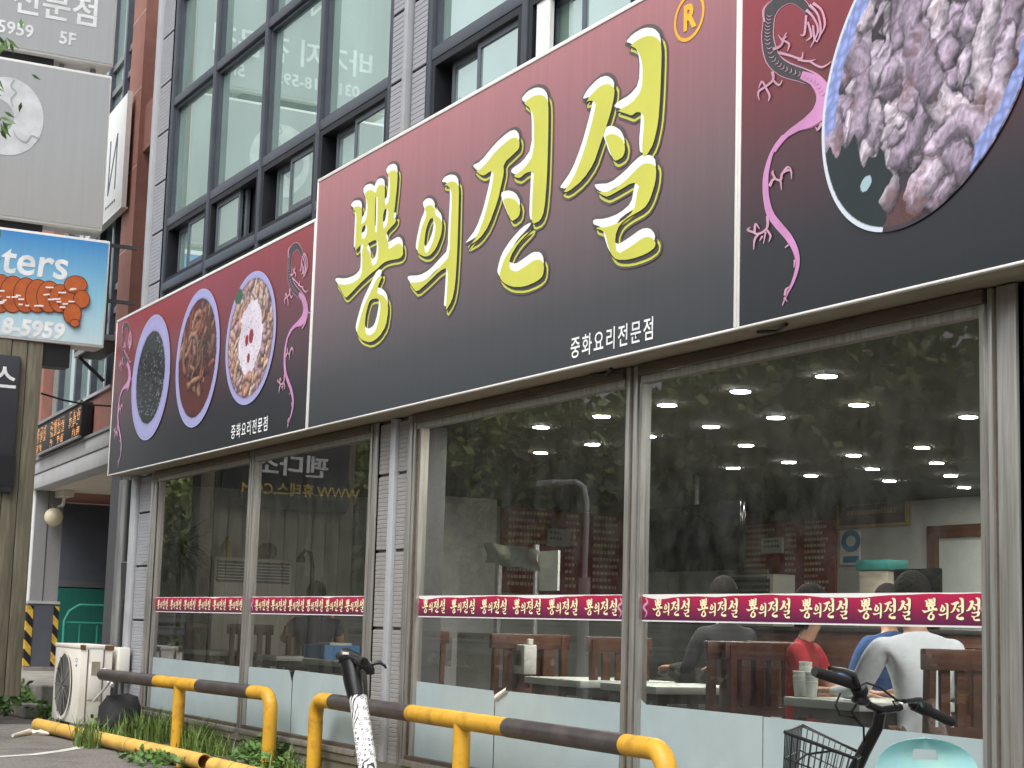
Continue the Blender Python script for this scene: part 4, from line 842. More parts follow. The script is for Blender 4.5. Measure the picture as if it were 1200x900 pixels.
w = MB(); w.flat([ring(fr_+.03), ring(fr_-.002)], lambda u, v: (u, ay0-.022, v)); w.build('fan_ring', 'ac_white', t)
w = MB()
for k in range(1, 12): w.tube([(fcx+fr_*k/12*math.cos(a), ay0-.016, fcz+fr_*k/12*math.sin(a)) for a in np.linspace(0, 2*math.pi, 33)], .004, 4, cap=False)
for k in range(12): a = k*math.pi/6; w.tube([(fcx+.03*math.cos(a), ay0-.018, fcz+.03*math.sin(a)), (fcx+fr_*math.cos(a), ay0-.018, fcz+fr_*math.sin(a))], .005, 4)
w.build('fan_grille', 'ac_grille', t)
MB().box(ax1-.003, ax1+.008, ay0+.075, ay0+.085, az0+.02, az1-.045).box(ax1-.003, ax1+.008, ay1-.1, ay1-.09, az0+.02, az1-.045).build('side_seam', 'ac_grille', t)
MB().bbox(ax1, ax1+.012, ay0+.095, ay1-.11, az0+.25, az1-.2, b=.004).build('side_cover', 'ac_white', t, smooth=True)
MB().box(ax1+.0125, ax1+.0145, ay0+.12, ay1-.13, az0+.5, az0+.64).build('rating_plate', 'sign_under', t)
MB().box(ax1+.007, ax1+.0095, ay0-.007, ay0+.05, az1-.05, az1-.001).box(ax1+.007, ax1+.0095, ay1-.09, ay1+.007, az1-.05, az1-.001).build('rust_corner', 'rust', t)
w = MB(); w.flat([[(fcx+.46+.04*math.cos(a), .71+.022*math.sin(a)) for a in np.linspace(0, 2*math.pi, 20, endpoint=False)], [(fcx+.46+.033*math.cos(a), .71+.015*math.sin(a)) for a in np.linspace(0, 2*math.pi, 20, endpoint=False)]], lambda u, v: (u, ay0-.003, v)); w.box(fcx+.43, fcx+.49, ay0-.003, ay0-.001, .645, .665); w.build('maker_badge', 'sticker_blue', t)
# second, smaller unit half hidden behind
t = thing('water_meter_box', (-18.05, -.1, 0), 'small white utility box squeezed behind the condenser unit', 'box')
MB().bbox(-18.15, -17.9, -.14, -.02, .55, .85, b=.01).build('case', 'ac_white', t, smooth=True); MB().tube([(-18.02, -.08, .004), (-18.02, -.08, .55)], .02, 8).build('pipe', 'galv', t)
# dark bin and bent duct
t = thing('rubbish_bag', (-17.3, -.28, 0), 'black plastic sack slumped behind the railing beside the condenser unit', 'bag')
w = MB(); prof = [(.03, .0), (.16, .01), (.2, .1), (.19, .24), (.14, .34), (.07, .4), (.04, .44)]; w.lathe((-17.25, -.27, .004), prof, 18)
w.v = [(x+.03*math.sin(9*z+x*11)+.018*math.sin(31*y+23*z), y+.03*math.sin(14*x+8*z)+.016*math.sin(37*x+19*z), z*(1+.12*math.sin(17*x+13*y))) for x, y, z in w.v]; w.build('sack', 'rubber', t, smooth=True)
MB().tube([(-17.85, -.3, .62), (-17.6, -.35, .55), (-17.4, -.33, .48)], .022, 8).build('white_strap', 'white_trim', t); MB().tube([(-17.75, -.42, .30), (-17.3, -.38, .52)], .012, 6).build('white_strap', 'white_trim', t)
# yellow and black pipe railings
ZR = .59; RR = .056
def railing(label, ends, posts, bands, bend_l, bend_r):
    a = atz(*ends[0], ZR); b = atz(*ends[1], ZR); d = (b-a)/np.linalg.norm(b-a); t = thing('pipe_railing', (float((a[0]+b[0])/2), float((a[1]+b[1])/2), 0), label, 'railing')
    L = np.linalg.norm(b-a); R_ = .13
    def pt(px, py=None):
        best = min(np.linspace(-.1, 1.1, 481), key=lambda s: abs(proj_x(a+(b-a)*s)-px)); return best*L
    s0, s1 = 0.0, L
    cuts = [s0+(R_ if bend_l else 0)]+[pt(px) for px in bands]+[s1-(R_ if bend_r else 0)]
    col_black = bands_first
    cols = col_black
    for i in range(len(cuts)-1):
        MB().tube([a+d*cuts[i], a+d*(cuts[i]+cuts[i+1])/2, a+d*cuts[i+1]], RR+(.0015 if cols[i] else 0), 18, cap=True).build('rail_section', 'black_paint' if cols[i] else 'yellow_paint', t, smooth=True)
    for s, on, sg in ((s0, bend_l, 1), (s1, bend_r, -1)):
        if not on: continue
        p = []
        for k in range(9):
            an = k/8*math.pi/2; p.append(a+d*(s+sg*R_*(1-math.sin(an)))+np.array([0, 0, -R_*(1-math.cos(an))]))
        p = p+[a+d*s+np.array([0, 0, -R_-.02]), np.array([(a+d*s)[0], (a+d*s)[1], .002])]
        MB().tube(p, RR, 18).build('end_post', 'yellow_paint', t, smooth=True)
    for px in posts:
        q = a+d*pt(px); MB().tube([(q[0], q[1], .002), (q[0], q[1], ZR-.02)], RR*.98, 18).build('post', 'yellow_paint', t, smooth=True)
        MB().lathe((q[0], q[1], .004), [(.085, 0), (.085, .012), (.06, .016)], 16).build('base_plate', 'yellow_paint', t)
    return t
def proj_x(p): v = RC @ (np.array(p)-CAM); return CX+FPX*v[0]/v[2]
bands_first = (1, 0, 1, 0)
railing('yellow and black pipe railing ending beside the condenser unit', ((120, 790.5), (318, 813.5)), [211], [184, 234, 295], False, True)
bands_first = (0, 1, 0, 1, 0)
railing('longer yellow and black pipe railing behind the scooter', ((371, 819.5), (782, 880)), [542], [391, 482, 596, 734], True, True)
# pipes lying on the ground
for px0, py0, px1, py1, lab in ((44, 849, 240, 893, 'yellow pipe lying on the ground in front of the condenser unit'), (250, 897, 420, 938, 'yellow pipe lying on the ground below the scooter')):
    a = atz(px0, py0, .075); b = atz(px1, py1, .075); d = (b-a)/np.linalg.norm(b-a); t = thing('ground_pipe', (float((a[0]+b[0])/2), float((a[1]+b[1])/2), 0), lab, 'pipe')
    w = MB(); n = Vector(d); r1 = Vector((0, 0, 1)); r2 = n.cross(r1); N = 18; rings = []
    for P0, R_ in ((a, .062), (b, .062), (b, .055), (a, .055)):
        rings.append([tuple(Vector(P0)+r1*(R_*math.cos(2*math.pi*k/N))+r2*(R_*math.sin(2*math.pi*k/N))) for k in range(N)])
    w.v = [q for r_ in rings for q in r_]
    for i in range(4):
        for k in range(N): j = (i+1) % 4; w.f.append((i*N+k, i*N+(k+1) % N, j*N+(k+1) % N, j*N+k))
    w.build('tube', 'pipe_yellow', t, smooth=True)
    for s in (.18, .3, .62, .72): q = a+(b-a)*s; MB().tube([q-d*.004, q+d*.004], .0635, 18).build('weld_seam', 'rust', t, smooth=True)
    for s in (.1, .9): q = a+(b-a)*s; MB().box(q[0]-.03, q[0]+.03, q[1]-.05, q[1]+.05, .003, .03).build('foot', 'pipe_yellow', t)
# dry stick on the asphalt
p0 = atz(15, 862, .02); p1 = atz(35, 857.5, .03); p2 = atz(58, 860, .02)
tag(MB().tube([p0, p1, (p1+p2)/2+np.array([0, 0, .01]), p2], [.015, .03, .024, .012], 7).build('branch', 'soffit', smooth=True), 'pale dry branch lying on the asphalt by the pipe end', 'branch')

# ------------------------------------------------------------------ kick scooter
YS = -1.8
top = aty(403, 768, YS); base_w = aty(419, 815, YS); low = aty(431, 900, YS)
dirv = (low-base_w)/np.linalg.norm(low-base_w); foot = base_w+dirv*((base_w[2]-.17)/-dirv[2])
t = thing('kick_scooter', (float(foot[0]), float(foot[1]), 0), 'kick scooter with patterned white stem and black handlebar by the railing', 'scooter')
def npv(v): return Vector([float(q) for q in v])
MB().tube([foot, foot+(base_w-foot)*.5, base_w], [.048, .046, .044], 20).build('stem', 'scooter_decal', t, smooth=True)
hd = base_w+(base_w-foot)/np.linalg.norm(base_w-foot)*.17
w = MB(); w.tube([base_w-(hd-base_w)*.05, base_w+(hd-base_w)*.4, hd], [.05, .058, .062], 18); fwdl = ray(440, 760); fwdl = fwdl/np.linalg.norm(fwdl)
w.build('head_housing', 'black_gloss', t, smooth=True); hq = atd(414, 772, np.dot(RC @ (hd-CAM), [0, 0, 1])); he = atd(399, 768, np.dot(RC @ (hd-CAM), [0, 0, 1])); MB().tube([he, (he+hq)/2, hq+(hq-he)*.5], [.04, .045, .03], 14).build('display_pod', 'black_gloss', t, smooth=True)
hb = aty(412, 772, YS); gr = atd(427, 776, np.dot(RC @ (hb-CAM), [0, 0, 1])-.30)
gl = hb-(gr-hb)*1.0
MB().tube([hd+np.array([0, 0, -.02]), hb], .04, 12).build('clamp', 'black_gloss', t, smooth=True)
MB().tube([gl, hb, gr], .019, 14).build('handlebar', 'black_gloss', t, smooth=True)
gd = (gr-hb)/np.linalg.norm(gr-hb)
MB().tube([gr-gd*.13, gr-gd*.01, gr], [.022, .023, .02], 16).build('grip', 'rubber', t, smooth=True); MB().tube([gl, gl+gd*.13], .022, 16).build('grip', 'rubber', t, smooth=True)
dep = np.dot(RC @ (gr-CAM), [0, 0, 1])+.16
lv = [atd(x, y, dep) for x, y in ((420, 783), (432, 779), (445, 776), (451, 780), (453, 783))]
MB().tube(lv, [.011, .01, .009, .008, .007], 8).build('brake_lever', 'black_gloss', t, smooth=True)
MB().tube([atd(428, 777, dep), atd(434, 785, dep), atd(434, 790, dep)], [.026, .026, .02], 12).build('throttle', 'black_gloss', t, smooth=True)
q = atd(405, 765.5, np.dot(RC @ (hd-CAM), [0, 0, 1])-.06); MB().box(q[0]-.03, q[0]+.03, q[1]-.004, q[1]+.004, q[2]-.006, q[2]+.006).build('white_label', 'white_trim', t)
fw = np.array([-.15, .35, 0]); fw = np.array([.45, .85, 0]); fw /= np.linalg.norm(fw)
wheel_c = foot+fw*.06; wheel_c[2] = .115
def torus(c, axis, R_, r_, n=28, m=10):
    w = MB(); ax = Vector(axis).normalized(); u = ax.orthogonal().normalized(); v = ax.cross(u)
    w.tube([Vector(c)+u*(R_*math.cos(a))+v*(R_*math.sin(a)) for a in np.linspace(0, 2*math.pi, n+1)], r_, m, cap=False); return w
axl = (-fw[1], fw[0], 0)
for c_ in (wheel_c, wheel_c-fw*.95):
    o = torus(c_, axl, .085, .03).build('wheel', 'rubber', t, smooth=True); MB().tube([c_-np.array(axl)*.025, c_+np.array(axl)*.025], .055, 16).build('hub', 'galv', o, smooth=True)
MB().bar(foot+np.array([0, 0, -.02])-fw*.05, foot-fw*.82+np.array([0, 0, -.03]), .17, .06).build('deck', 'black_gloss', t); MB().tube([foot, wheel_c], .04, 10).build('fork', 'black_gloss', t)

# ------------------------------------------------------------------ bicycle (nose to the left, leaning towards the shop)
LEAN = math.radians(-13)
hc = atd(1040, 824, 5.5); ox = hc[0]; oy = hc[1]-math.tan(-LEAN)*hc[2]
BK = thing('bicycle', (float(ox), float(oy), 0), 'black city bicycle with a wire front basket leaning towards the shop window', 'bicycle', rot=(LEAN, 0, 0))
def bl_(p): return wmat(BK).inverted() @ Vector([float(q) for q in p])
def bk(name, w, m, parent=None, smooth=True): return w.build(name, m, parent or BK, smooth=smooth, local=True)
HZ = bl_(hc).z
P0 = bl_(atd(958, 788, 5.32)); P1 = bl_(atd(1003, 803, 5.42)); P2 = bl_(atd(1018, 826, 5.5)); Pc = bl_(atd(1032, 832, 5.52)); P3 = bl_(atd(1052, 830, 5.55)); P4 = bl_(atd(1064, 824, 5.57)); P5 = bl_(atd(1082, 830, 5.60)); P6 = bl_(atd(1116, 846.5, 5.66))
bk('handlebar', MB().tube([P0, P1, (P1+P2)/2+Vector((0, 0, -.004)), P2, Pc, P3, P4, P5, P6], .0125, 12), 'black_gloss')
bk('grip', MB().tube([P0+(P0-P1)*.08, P0, P0+(P1-P0)*.95], [.015, .017, .0165], 14), 'rubber')
bk('grip', MB().tube([P5+(P6-P5)*.1, P6-(P6-P5)*.02, P6+(P6-P5)*.02], [.0165, .0165, .014], 14), 'rubber')
bk('shifter', MB().tube([P1+(P1-P0)*.05, P1+(P2-P1)*.35], .026, 12), 'black'); bk('shifter', MB().tube([P5-(P6-P5)*.3, P5+(P6-P5)*.12], .023, 12), 'black')
bk('brake_lever', MB().tube([P1+(P2-P1)*.2, bl_(atd(1000, 790, 5.35)), bl_(atd(985, 785, 5.25)), bl_(atd(972, 783, 5.2))], [.012, .01, .008, .007], 8), 'black_gloss')
bk('brake_lever', MB().tube([P5, bl_(atd(1078, 820, 5.5)), bl_(atd(1060, 822, 5.45))], [.011, .009, .007], 8), 'black_gloss')
bk('bell', MB().lathe(P1+(P2-P1)*.45+Vector((0, 0, -.035)), [(.01, 0), (.028, .006), (.03, .02), (.02, .032)], 14), 'black_gloss')
S1 = bl_(atd(1029, 850, 5.56)); S2 = bl_(atd(1013, 880, 5.62)); S3 = bl_(atd(1001, 905, 5.68))
bk('steering_stem', MB().tube([Pc, S1, S2, S3], [.019, .02, .022, .024], 14), 'black_gloss')
axd = (S3-S2).normalized(); HT = S3; FC = S3+axd*((S3.z-.34)/-axd.z); FC = FC+Vector((-.04, 0, 0)); FC.z = .335
bk('fork', MB().tube([HT, HT+(FC-HT)*.5+Vector((.01, .05, 0)), FC+Vector((0, .05, 0))], .013, 8), 'black_gloss'); bk('fork', MB().tube([HT, HT+(FC-HT)*.5+Vector((.01, -.05, 0)), FC+Vector((0, -.05, 0))], .013, 8), 'black_gloss')
RCt = FC+Vector((1.02, 0, 0))
for c_ in (FC, RCt):
    o = bk('wheel', torus(c_, (0, 1, 0), .315, .02, 40, 8), 'rubber'); bk('rim', torus(c_, (0, 1, 0), .292, .009, 40, 6), 'galv', o)
    w = MB()
    for k in range(24): a = k*math.pi/12; w.tube([c_+Vector((.02*math.cos(a+.6), .02*(-1)**k, .02*math.sin(a+.6))), c_+Vector((.29*math.cos(a), 0, .29*math.sin(a)))], .0013, 4)
    w.tube([c_+Vector((0, -.04, 0)), c_+Vector((0, .04, 0))], .022, 10); bk('spokes', w, 'galv', o)
    w = MB(); arc = [c_+Vector((.345*math.cos(a), 0, .345*math.sin(a))) for a in np.linspace(.3, 2.7, 16)]
    for i in range(15):
        p, q = arc[i], arc[i+1]; w.add([p+Vector((0, -.03, 0)), p+Vector((0, .03, 0)), q+Vector((0, .03, 0)), q+Vector((0, -.03, 0))], [(0, 1, 2, 3)])
    bk('mudguard', w, 'black_gloss')
BB = Vector((FC.x+.58, 0+FC.y, .28)); ST = Vector((FC.x+.74, FC.y, .58))
for nm, pts in (('down_tube', [HT+axd*.08, Vector((FC.x+.3, FC.y, .40)), BB]), ('seat_tube', [BB, ST]), ('chain_stay', [BB, RCt]), ('seat_stay', [ST+Vector((-.02, 0, -.06)), RCt]), ('seat_post', [ST, ST+Vector((.035, 0, .14))])): bk(nm, MB().tube(pts, .017 if 'stay' not in nm else .011, 10), 'black_gloss')
w = MB(); c_ = ST+Vector((.03, 0, .15)); w.tube([c_+Vector((-.15, 0, .0)), c_+Vector((-.05, 0, .01)), c_+Vector((.06, 0, .02)), c_+Vector((.12, 0, .02))], [.02, .045, .085, .06], 14); w.v = [(x, y, c_.z+(z-c_.z)*.45) for x, y, z in w.v]; bk('saddle', w, 'rubber')
# wire basket
rim = [bl_(atd(920, 858, 5.42)), bl_(atd(1003, 889, 5.40)), bl_(atd(1012, 884, 5.72)), bl_(atd(940, 850, 5.80))]
rim = [Vector((P.x, P.y, .955*HZ-.06)) if False else P for P in rim]
def lerp(a, b, s): return a+(b-a)*s
cen = sum(rim, Vector())/4; bot = [cen+(P-cen)*.74+Vector((0, 0, -.24)) for P in rim]
bk('basket_rim', MB().tube(rim+[rim[0]], .006, 8), 'black_gloss')
w = MB()
for i in range(4):
    a, b, c_, d = rim[i], rim[(i+1) % 4], bot[i], bot[(i+1) % 4]; n = 11
    for k in range(n+1): w.tube([lerp(a, b, k/n), lerp(c_, d, k/n)], .0022, 5)
    for s in (.33, .66, 1): w.tube([lerp(a, c_, s), lerp(b, d, s)], .0026, 5)
for k in range(10): w.tube([lerp(bot[0], bot[1], k/9), lerp(bot[3], bot[2], k/9)], .0022, 5)
bk('basket_wires', w, 'black_gloss', smooth=False)
w = MB()
w.tube([bl_(atd(985, 812, 5.3)), bl_(atd(979, 826, 5.3)), bl_(atd(984, 838, 5.4)), bl_(atd(1000, 840, 5.5)), bl_(atd(1012, 852, 5.55)), S2], .0035, 6)
w.tube([P1+(P2-P1)*.5, bl_(atd(1003, 826, 5.4)), bl_(atd(998, 834, 5.45)), bl_(atd(1008, 848, 5.55))], .0035, 6)
w.tube([bl_(atd(1003, 806, 5.4)), bl_(atd(1015, 800, 5.4)), bl_(atd(1032, 806, 5.45)), bl_(atd(1050, 820, 5.5)), P4], .0035, 6)
w.tube([P3, bl_(atd(1046, 822, 5.5)), bl_(atd(1060, 820, 5.53)), P5], .0035, 6)
w.tube([bl_(atd(930, 895, 5.4)), bl_(atd(945, 884, 5.4)), bl_(atd(975, 880, 5.45)), bl_(atd(1002, 888, 5.55))], .004, 6)
bk('brake_cables', w, 'rubber'); q = lerp(P3, P4, .3); bk('white_tag', MB().tube([q, lerp(P3, P4, .75)], .0145, 10), 'white_trim')
bk('kickstand', MB().tube([BB+Vector((.05, .04, -.03)), Vector((BB.x+.02, BB.y+.16, .045))], .009, 6), 'black_gloss')

# ------------------------------------------------------------------ turquoise plastic chair
cc = aty(1090, 872, -.75)
CH = thing('plastic_chair', (float(cc[0]), -.75, 0), 'turquoise plastic chair with a slotted rounded backrest below the window', 'chair', rot=(0, 0, math.radians(54)))
w = MB(); nU, nV = 22, 16; HB = cc[2]+.012; hw = .195
def shell(u, v, off=0):  # u -1..1, v 0..1 up the back
    ww = hw*(max(.0001, 1-max(0, (v-.5)/.5)**3.4))**.5; x = u*ww; zz = .42+(HB-.42)*v; return (x, .16+.05*v-.10*(abs(u)**2)*(1-.35*v)-off, zz)
idx = {}
for s_ in (0, .012):
    for i in range(nU+1):
        for j in range(nV+1): idx[(s_, i, j)] = len(w.v); w.v.append(shell(-1+2*i/nU, 1-(1-j/nV)**2.2, -s_))
slot = lambda i, j: 8 <= i < 14 and 8 <= j < 10
for i in range(nU):
    for j in range(nV):
        if slot(i, j): continue
        a = [idx[(0, *q)] for q in ((i, j), (i+1, j), (i+1, j+1), (i, j+1))]; b = [idx[(.012, *q)] for q in ((i, j), (i+1, j), (i+1, j+1), (i, j+1))]
        w.f += [tuple(a), tuple(reversed(b))]
        for (di, dj), e in (((-1, 0), (3, 0)), ((1, 0), (1, 2)), ((0, -1), (0, 1)), ((0, 1), (2, 3))):
            ni, nj = i+di, j+dj
            if not (0 <= ni < nU and 0 <= nj < nV) or slot(ni, nj): w.f.append((a[e[0]], b[e[0]], b[e[1]], a[e[1]]))
w.build('backrest', 'turquoise', CH, smooth=True, local=True)
MB().bbox(-.22, .22, -.24, .17, .40, .425, b=.012).build('seat', 'turquoise', CH, smooth=True, local=True)
for x, y in ((-.19, -.2), (.19, -.2), (-.19, .13), (.19, .13)): MB().tube([(x, y, .41), (x*1.15, y*1.15, .003)], [.026, .02], 10).build('leg', 'turquoise', CH, smooth=True, local=True)

# ================================================================== INSIDE THE RESTAURANT
LEDS = [(-7.47, .78), (-8.27, .78), (-9.07, .79), (-9.85, .78), (-10.68, .78), (-8.29, 1.69), (-9.13, 1.69), (-9.83, 1.66), (-10.65, 1.67), (-11.41, 1.65), (-12.25, 1.66), (-8.29, 2.59), (-10.64, 2.55), (-9.86, 3.6), (-10.65, 3.6), (-11.44, 3.57), (-12.2, 3.55), (-10.65, 4.46), (-11.41, 4.43), (-12.28, 4.46), (-12.17, 5.27), (-11.4, 5.3), (-12.2, 6.2)]
LEDS += [(-5.9, .78), (-5.1, .78), (-4.3, .78), (-3.5, .78), (-5.1, 1.69), (-4.3, 1.69), (-4.3, 2.59), (-3.5, 1.69)]  # unseen downlights right of view, added to brighten the white shirt
warm = {5, 10, 12, 3, 13, 17}
lt = None
for i, (x, y) in enumerate(LEDS):
    t = thing('ceiling_light', (x, y, CZ-.03), 'warm white round downlight in the restaurant ceiling' if i in warm else 'cool white round downlight in the restaurant ceiling', 'light', 'warm ceiling downlights' if i in warm else 'cool ceiling downlights')
    if lt is None:
        lt = MB().lathe((0, 0, 0), [(.056, .024), (.062, .024), (.064, .0295), (.058, .0296)], 24).mesh('trim_ring', None, True); lt.materials.append(MATS['white_trim'])
        d1 = MB().lathe((0, 0, .0215), [(.001, 0), (.055, .0), (.055, .0015)], 24).mesh('diffuser', None); d1.materials.append(MATS['led_white']); d2 = d1.copy(); d2.materials[0] = MATS['led_warm']
    for me, nm in ((lt, 'trim_ring'), (d2 if i in warm else d1, 'diffuser')): o = link(bpy.data.objects.new(nm, me)); o.parent = t
TZ = FZ+.69
def table(x, y, w_, d_, label):
    t = thing('dining_table', (x, y, FZ), label, 'table')
    MB().bbox(x-w_/2, x+w_/2, y-d_/2, y+d_/2, TZ-.045, TZ, b=.006).build('table_top', 'table_top', t, smooth=True)
    MB().box(x-w_/2+.04, x+w_/2-.04, y-d_/2+.04, y+d_/2-.04, TZ-.10, TZ-.0451).build('apron', 'dark_leg', t)
    for sx in (-1, 1):
        for sy in (-1, 1): MB().box(x+sx*(w_/2-.06)-.025, x+sx*(w_/2-.06)+.025, y+sy*(d_/2-.06)-.025, y+sy*(d_/2-.06)+.025, FZ+.002, TZ-.1001).build('leg', 'dark_leg', t)
    return t
table(float(aty(918, 812, .33)[0])+.3, .66, .60, .66, 'white-topped table with paper cup stacks between the two diners')
table(-8.72, .66, .62, .70, 'white-topped table behind the empty chairs, next to the steel post')
table(-9.62, .66, .72, .70, 'white-topped table carrying a small white napkin box')
table(-13.35, .66, 1.1, .70, 'white-topped table carrying a blue plastic basket')
table(-15.0, .70, .5, .6, 'white-topped table edge beside the man in navy')
table(-16.9, .62, .9, .55, 'bare white table below the potted palm')
# chairs: back stands at local -y, seat faces +y
def make_chair(label):
    t = thing('dining_chair', (0, 0, 0), label, 'chair')
    MB().bbox(-.21, .21, -.2, .21, .42, .46, b=.01).build('seat', 'brown_wood', t, smooth=True, local=True)
    for x in (-.19, .19):
        MB().bar((x, -.19, .002), (x, -.22, .94), .045, .04).build('back_post', 'brown_wood', t, local=True); MB().bar((x, .18, .002), (x, .18, .42), .04, .04).build('leg', 'brown_wood', t, local=True)
    MB().bbox(-.24, .24, -.245, -.205, .86, .96, b=.008).build('top_rail', 'brown_wood', t, smooth=True, local=True)
    MB().box(-.17, .17, -.225, -.20, .55, .6).build('lower_rail', 'brown_wood', t, local=True)
    for x in (-.1, .0, .1): MB().box(x-.028, x+.028, -.225, -.205, .60, .86).build('slat', 'brown_wood', t, local=True)
    return t
CHP = [(float(aty(1098, 800, .52)[0])-.10, .56, 90, 'brown wooden chair behind the man in the white shirt'), (float(aty(936, 790, .70)[0])-.14, .70, -90, 'brown wooden chair under the woman in red'), (-8.25, .62, 90, 'empty brown wooden chair with its back to the woman in red'), (-9.16, .66, -90, 'empty brown wooden chair between the two tables by the steel post'), (-10.2, .66, -90, 'empty brown wooden chair beside the napkin box table'), (-10.6, .5, 90, 'dark brown wooden chair below the plastic-wrapped stand'), (-12.6, .7, 90, 'brown wooden chair beside the blue basket table'), (-15.35, .85, 90, 'brown wooden chair behind the man in navy'), (-16.2, .75, -90, 'brown wooden chair facing the bare white table'), (-17.55, .75, -90, 'brown wooden chair under the potted palm'), (-9.4, 1.75, 90, 'brown wooden chair of the person in dark grey'), (-8.35, 2.3, 90, 'brown wooden chair of the person in blue')]
c0 = None
for x, y, a, l in CHP:
    o = make_chair(l) if c0 is None else copy_tree(c0)
    c0 = c0 or o; o['label'] = l; o['group'] = 'wooden dining chairs'; o.location = (x, y, FZ); o.rotation_euler = (0, 0, math.radians(a))
# cups
for i, (px, n) in enumerate(((937, 3), (944, 5), (951, 3))):
    p = aty(px, 806, .42+.05*(i % 2)); p[2] = TZ+.002
    t = thing('cup_stack', (float(p[0]), float(p[1]), TZ), ('short stack of white paper cups at the table edge by the woman in red', 'tall stack of white paper cups in the middle of the three', 'short stack of white paper cups nearer the bicycle handlebar')[i], 'cups')
    for k in range(n):
        z = TZ+.003+k*.024; MB().lathe((p[0], p[1], z), [(.026, 0), (.034, .075), (.036, .078), (.034, .08)], 16).build('cup', 'cup', t, smooth=True)
p = aty(614, 778, .5); t = thing('napkin_box', (float(p[0]), .5, TZ), 'small white napkin box standing on the table', 'box'); MB().bbox(p[0]-.09, p[0]+.09, .45, .55, TZ+.002, TZ+.2, b=.01).build('case', 'paper_white', t, smooth=True); MB().box(p[0]-.05, p[0]+.05, .447, .4495, TZ+.06, TZ+.16).build('label_print', 'ac_grille', t); MB().bbox(p[0]+.06, p[0]+.09, .48, .52, TZ+.201, TZ+.24, b=.005).build('knob', 'paper_white', t)
p = aty(388, 770, .6); t = thing('plastic_basket', (float(p[0]), .6, TZ), 'blue plastic basket with papers on the table', 'basket')
w = MB(); x = p[0]
w.box(x-.24, x+.24, .44, .455, TZ+.003, TZ+.12).box(x-.24, x+.24, .745, .76, TZ+.003, TZ+.12).box(x-.24, x-.225, .455, .745, TZ+.003, TZ+.12).box(x+.225, x+.24, .455, .745, TZ+.003, TZ+.12).box(x-.225, x+.225, .455, .745, TZ+.003, TZ+.02); w.build('tub', 'sky_blue_plastic', t); MB().box(x-.1, x+.2, .5, .7, TZ+.1, TZ+.14).build('papers', 'paper_white', t)
# television
a = aty(757, 596, 3.6); b = aty(867, 668, 3.6); t = thing('television', (float((a[0]+b[0])/2), 3.6, float(b[2])), 'black wall television hung from the restaurant ceiling', 'television')
MB().bbox(a[0], b[0], 3.6, 3.66, b[2], a[2], b=.01).build('screen', 'tv', t, smooth=True); MB().tube([((a[0]+b[0])/2, 3.65, a[2]-.1), ((a[0]+b[0])/2, 3.65, CZ)], .03, 10).build('mount', 'black', t)
def wallboard(name, x0y, x1y, y, m, label, cat, rows=None, frame=None, ink='menu_ink', seed=0, cols=((.06, .42), (.5, .62), (.7, .94))):
    a = aty(*x0y, y); b = aty(*x1y, y); x0, x1, z1, z0 = a[0], b[0], a[2], b[2]; t = thing(name, (float((x0+x1)/2), y, float(z0)), label, cat); r = np.random.RandomState(seed)
    MB().box(x0, x1, y-.02, y+.01, z0, z1).build('board', m, t)
    if frame: MB().box(x0-.03, x1+.03, y-.03, y+.008, z1, z1+.03).box(x0-.03, x1+.03, y-.03, y+.008, z0-.03, z0).box(x0-.03, x0, y-.03, y+.008, z0, z1).box(x1, x1+.03, y-.03, y+.008, z0, z1).build('frame', frame, t)
    if rows:
        w = MB(); H_ = z1-z0; rh = H_/(rows+1)
        for k in range(rows):
            zc = z1-rh*(k+.9)
            for c0_, c1_ in cols:
                L_ = (c1_-c0_)*(x1-x0)*(.6+.4*r.rand()); xx = x0+c0_*(x1-x0); e = xx+L_
                while xx < e-.02: ww = .025+.03*r.rand(); w.add([(xx, y-.0215, zc), (xx+ww, y-.0215, zc), (xx+ww, y-.0215, zc+rh*.48), (xx, y-.0215, zc+rh*.48)], [(0, 1, 2, 3)]); xx += ww+.014
        tag(w.build('print_rows', ink, t), kind='stuff')
    return t
wallboard('menu_board', (868, 612), (980, 706), BY-.03, 'menu_red', 'red menu board with pale price rows on the far wall', 'menu', 13, seed=1)
wallboard('wall_banner', (826, 566), (983, 609), BY-.04, 'menu_dark', 'long dark red banner above the menu board', 'banner', 3, seed=2, cols=((.08, .92),), ink='gold')
wallboard('wall_plaque', (985, 574), (1063, 612), BY-.04, 'menu_dark', 'dark framed plaque with gold writing beside the banner', 'plaque', 3, 'gold', ink='gold', seed=3, cols=((.12, .88),))
wallboard('notice_sheet', (894, 631), (918, 648), BY-.08, 'paper_white', 'white notice sheet taped on the red menu board', 'notice', 2, ink='ac_grille', seed=4, cols=((.12, .88),))
t = wallboard('wall_sticker', (986, 622), (1008, 662), BY-.03, 'paper_white', 'white and blue round hygiene sticker on the far wall', 'sticker')
p = aty(997, 634, BY-.055); w = MB(); w.flat([[(p[0]+.16*math.cos(a), p[2]+.12*math.sin(a)) for a in np.linspace(0, 2*math.pi, 24, endpoint=False)], [(p[0]+.08*math.cos(a), p[2]+.06*math.sin(a)) for a in np.linspace(0, 2*math.pi, 24, endpoint=False)]], lambda u, v: (u, BY-.054, v)); w.build('ring', 'sticker_blue', t)
p = aty(997, 656, BY-.055); MB().box(p[0]-.13, p[0]+.13, BY-.056, BY-.053, p[2]-.03, p[2]+.04).build('lower_badge', 'sticker_blue', t)
a = aty(1090, 617, BY-.05); b = aty(1175, 700, BY-.05); t = thing('door', (float((a[0]+b[0])/2), BY-.05, FZ), 'brown framed doorway in the far white wall', 'door')
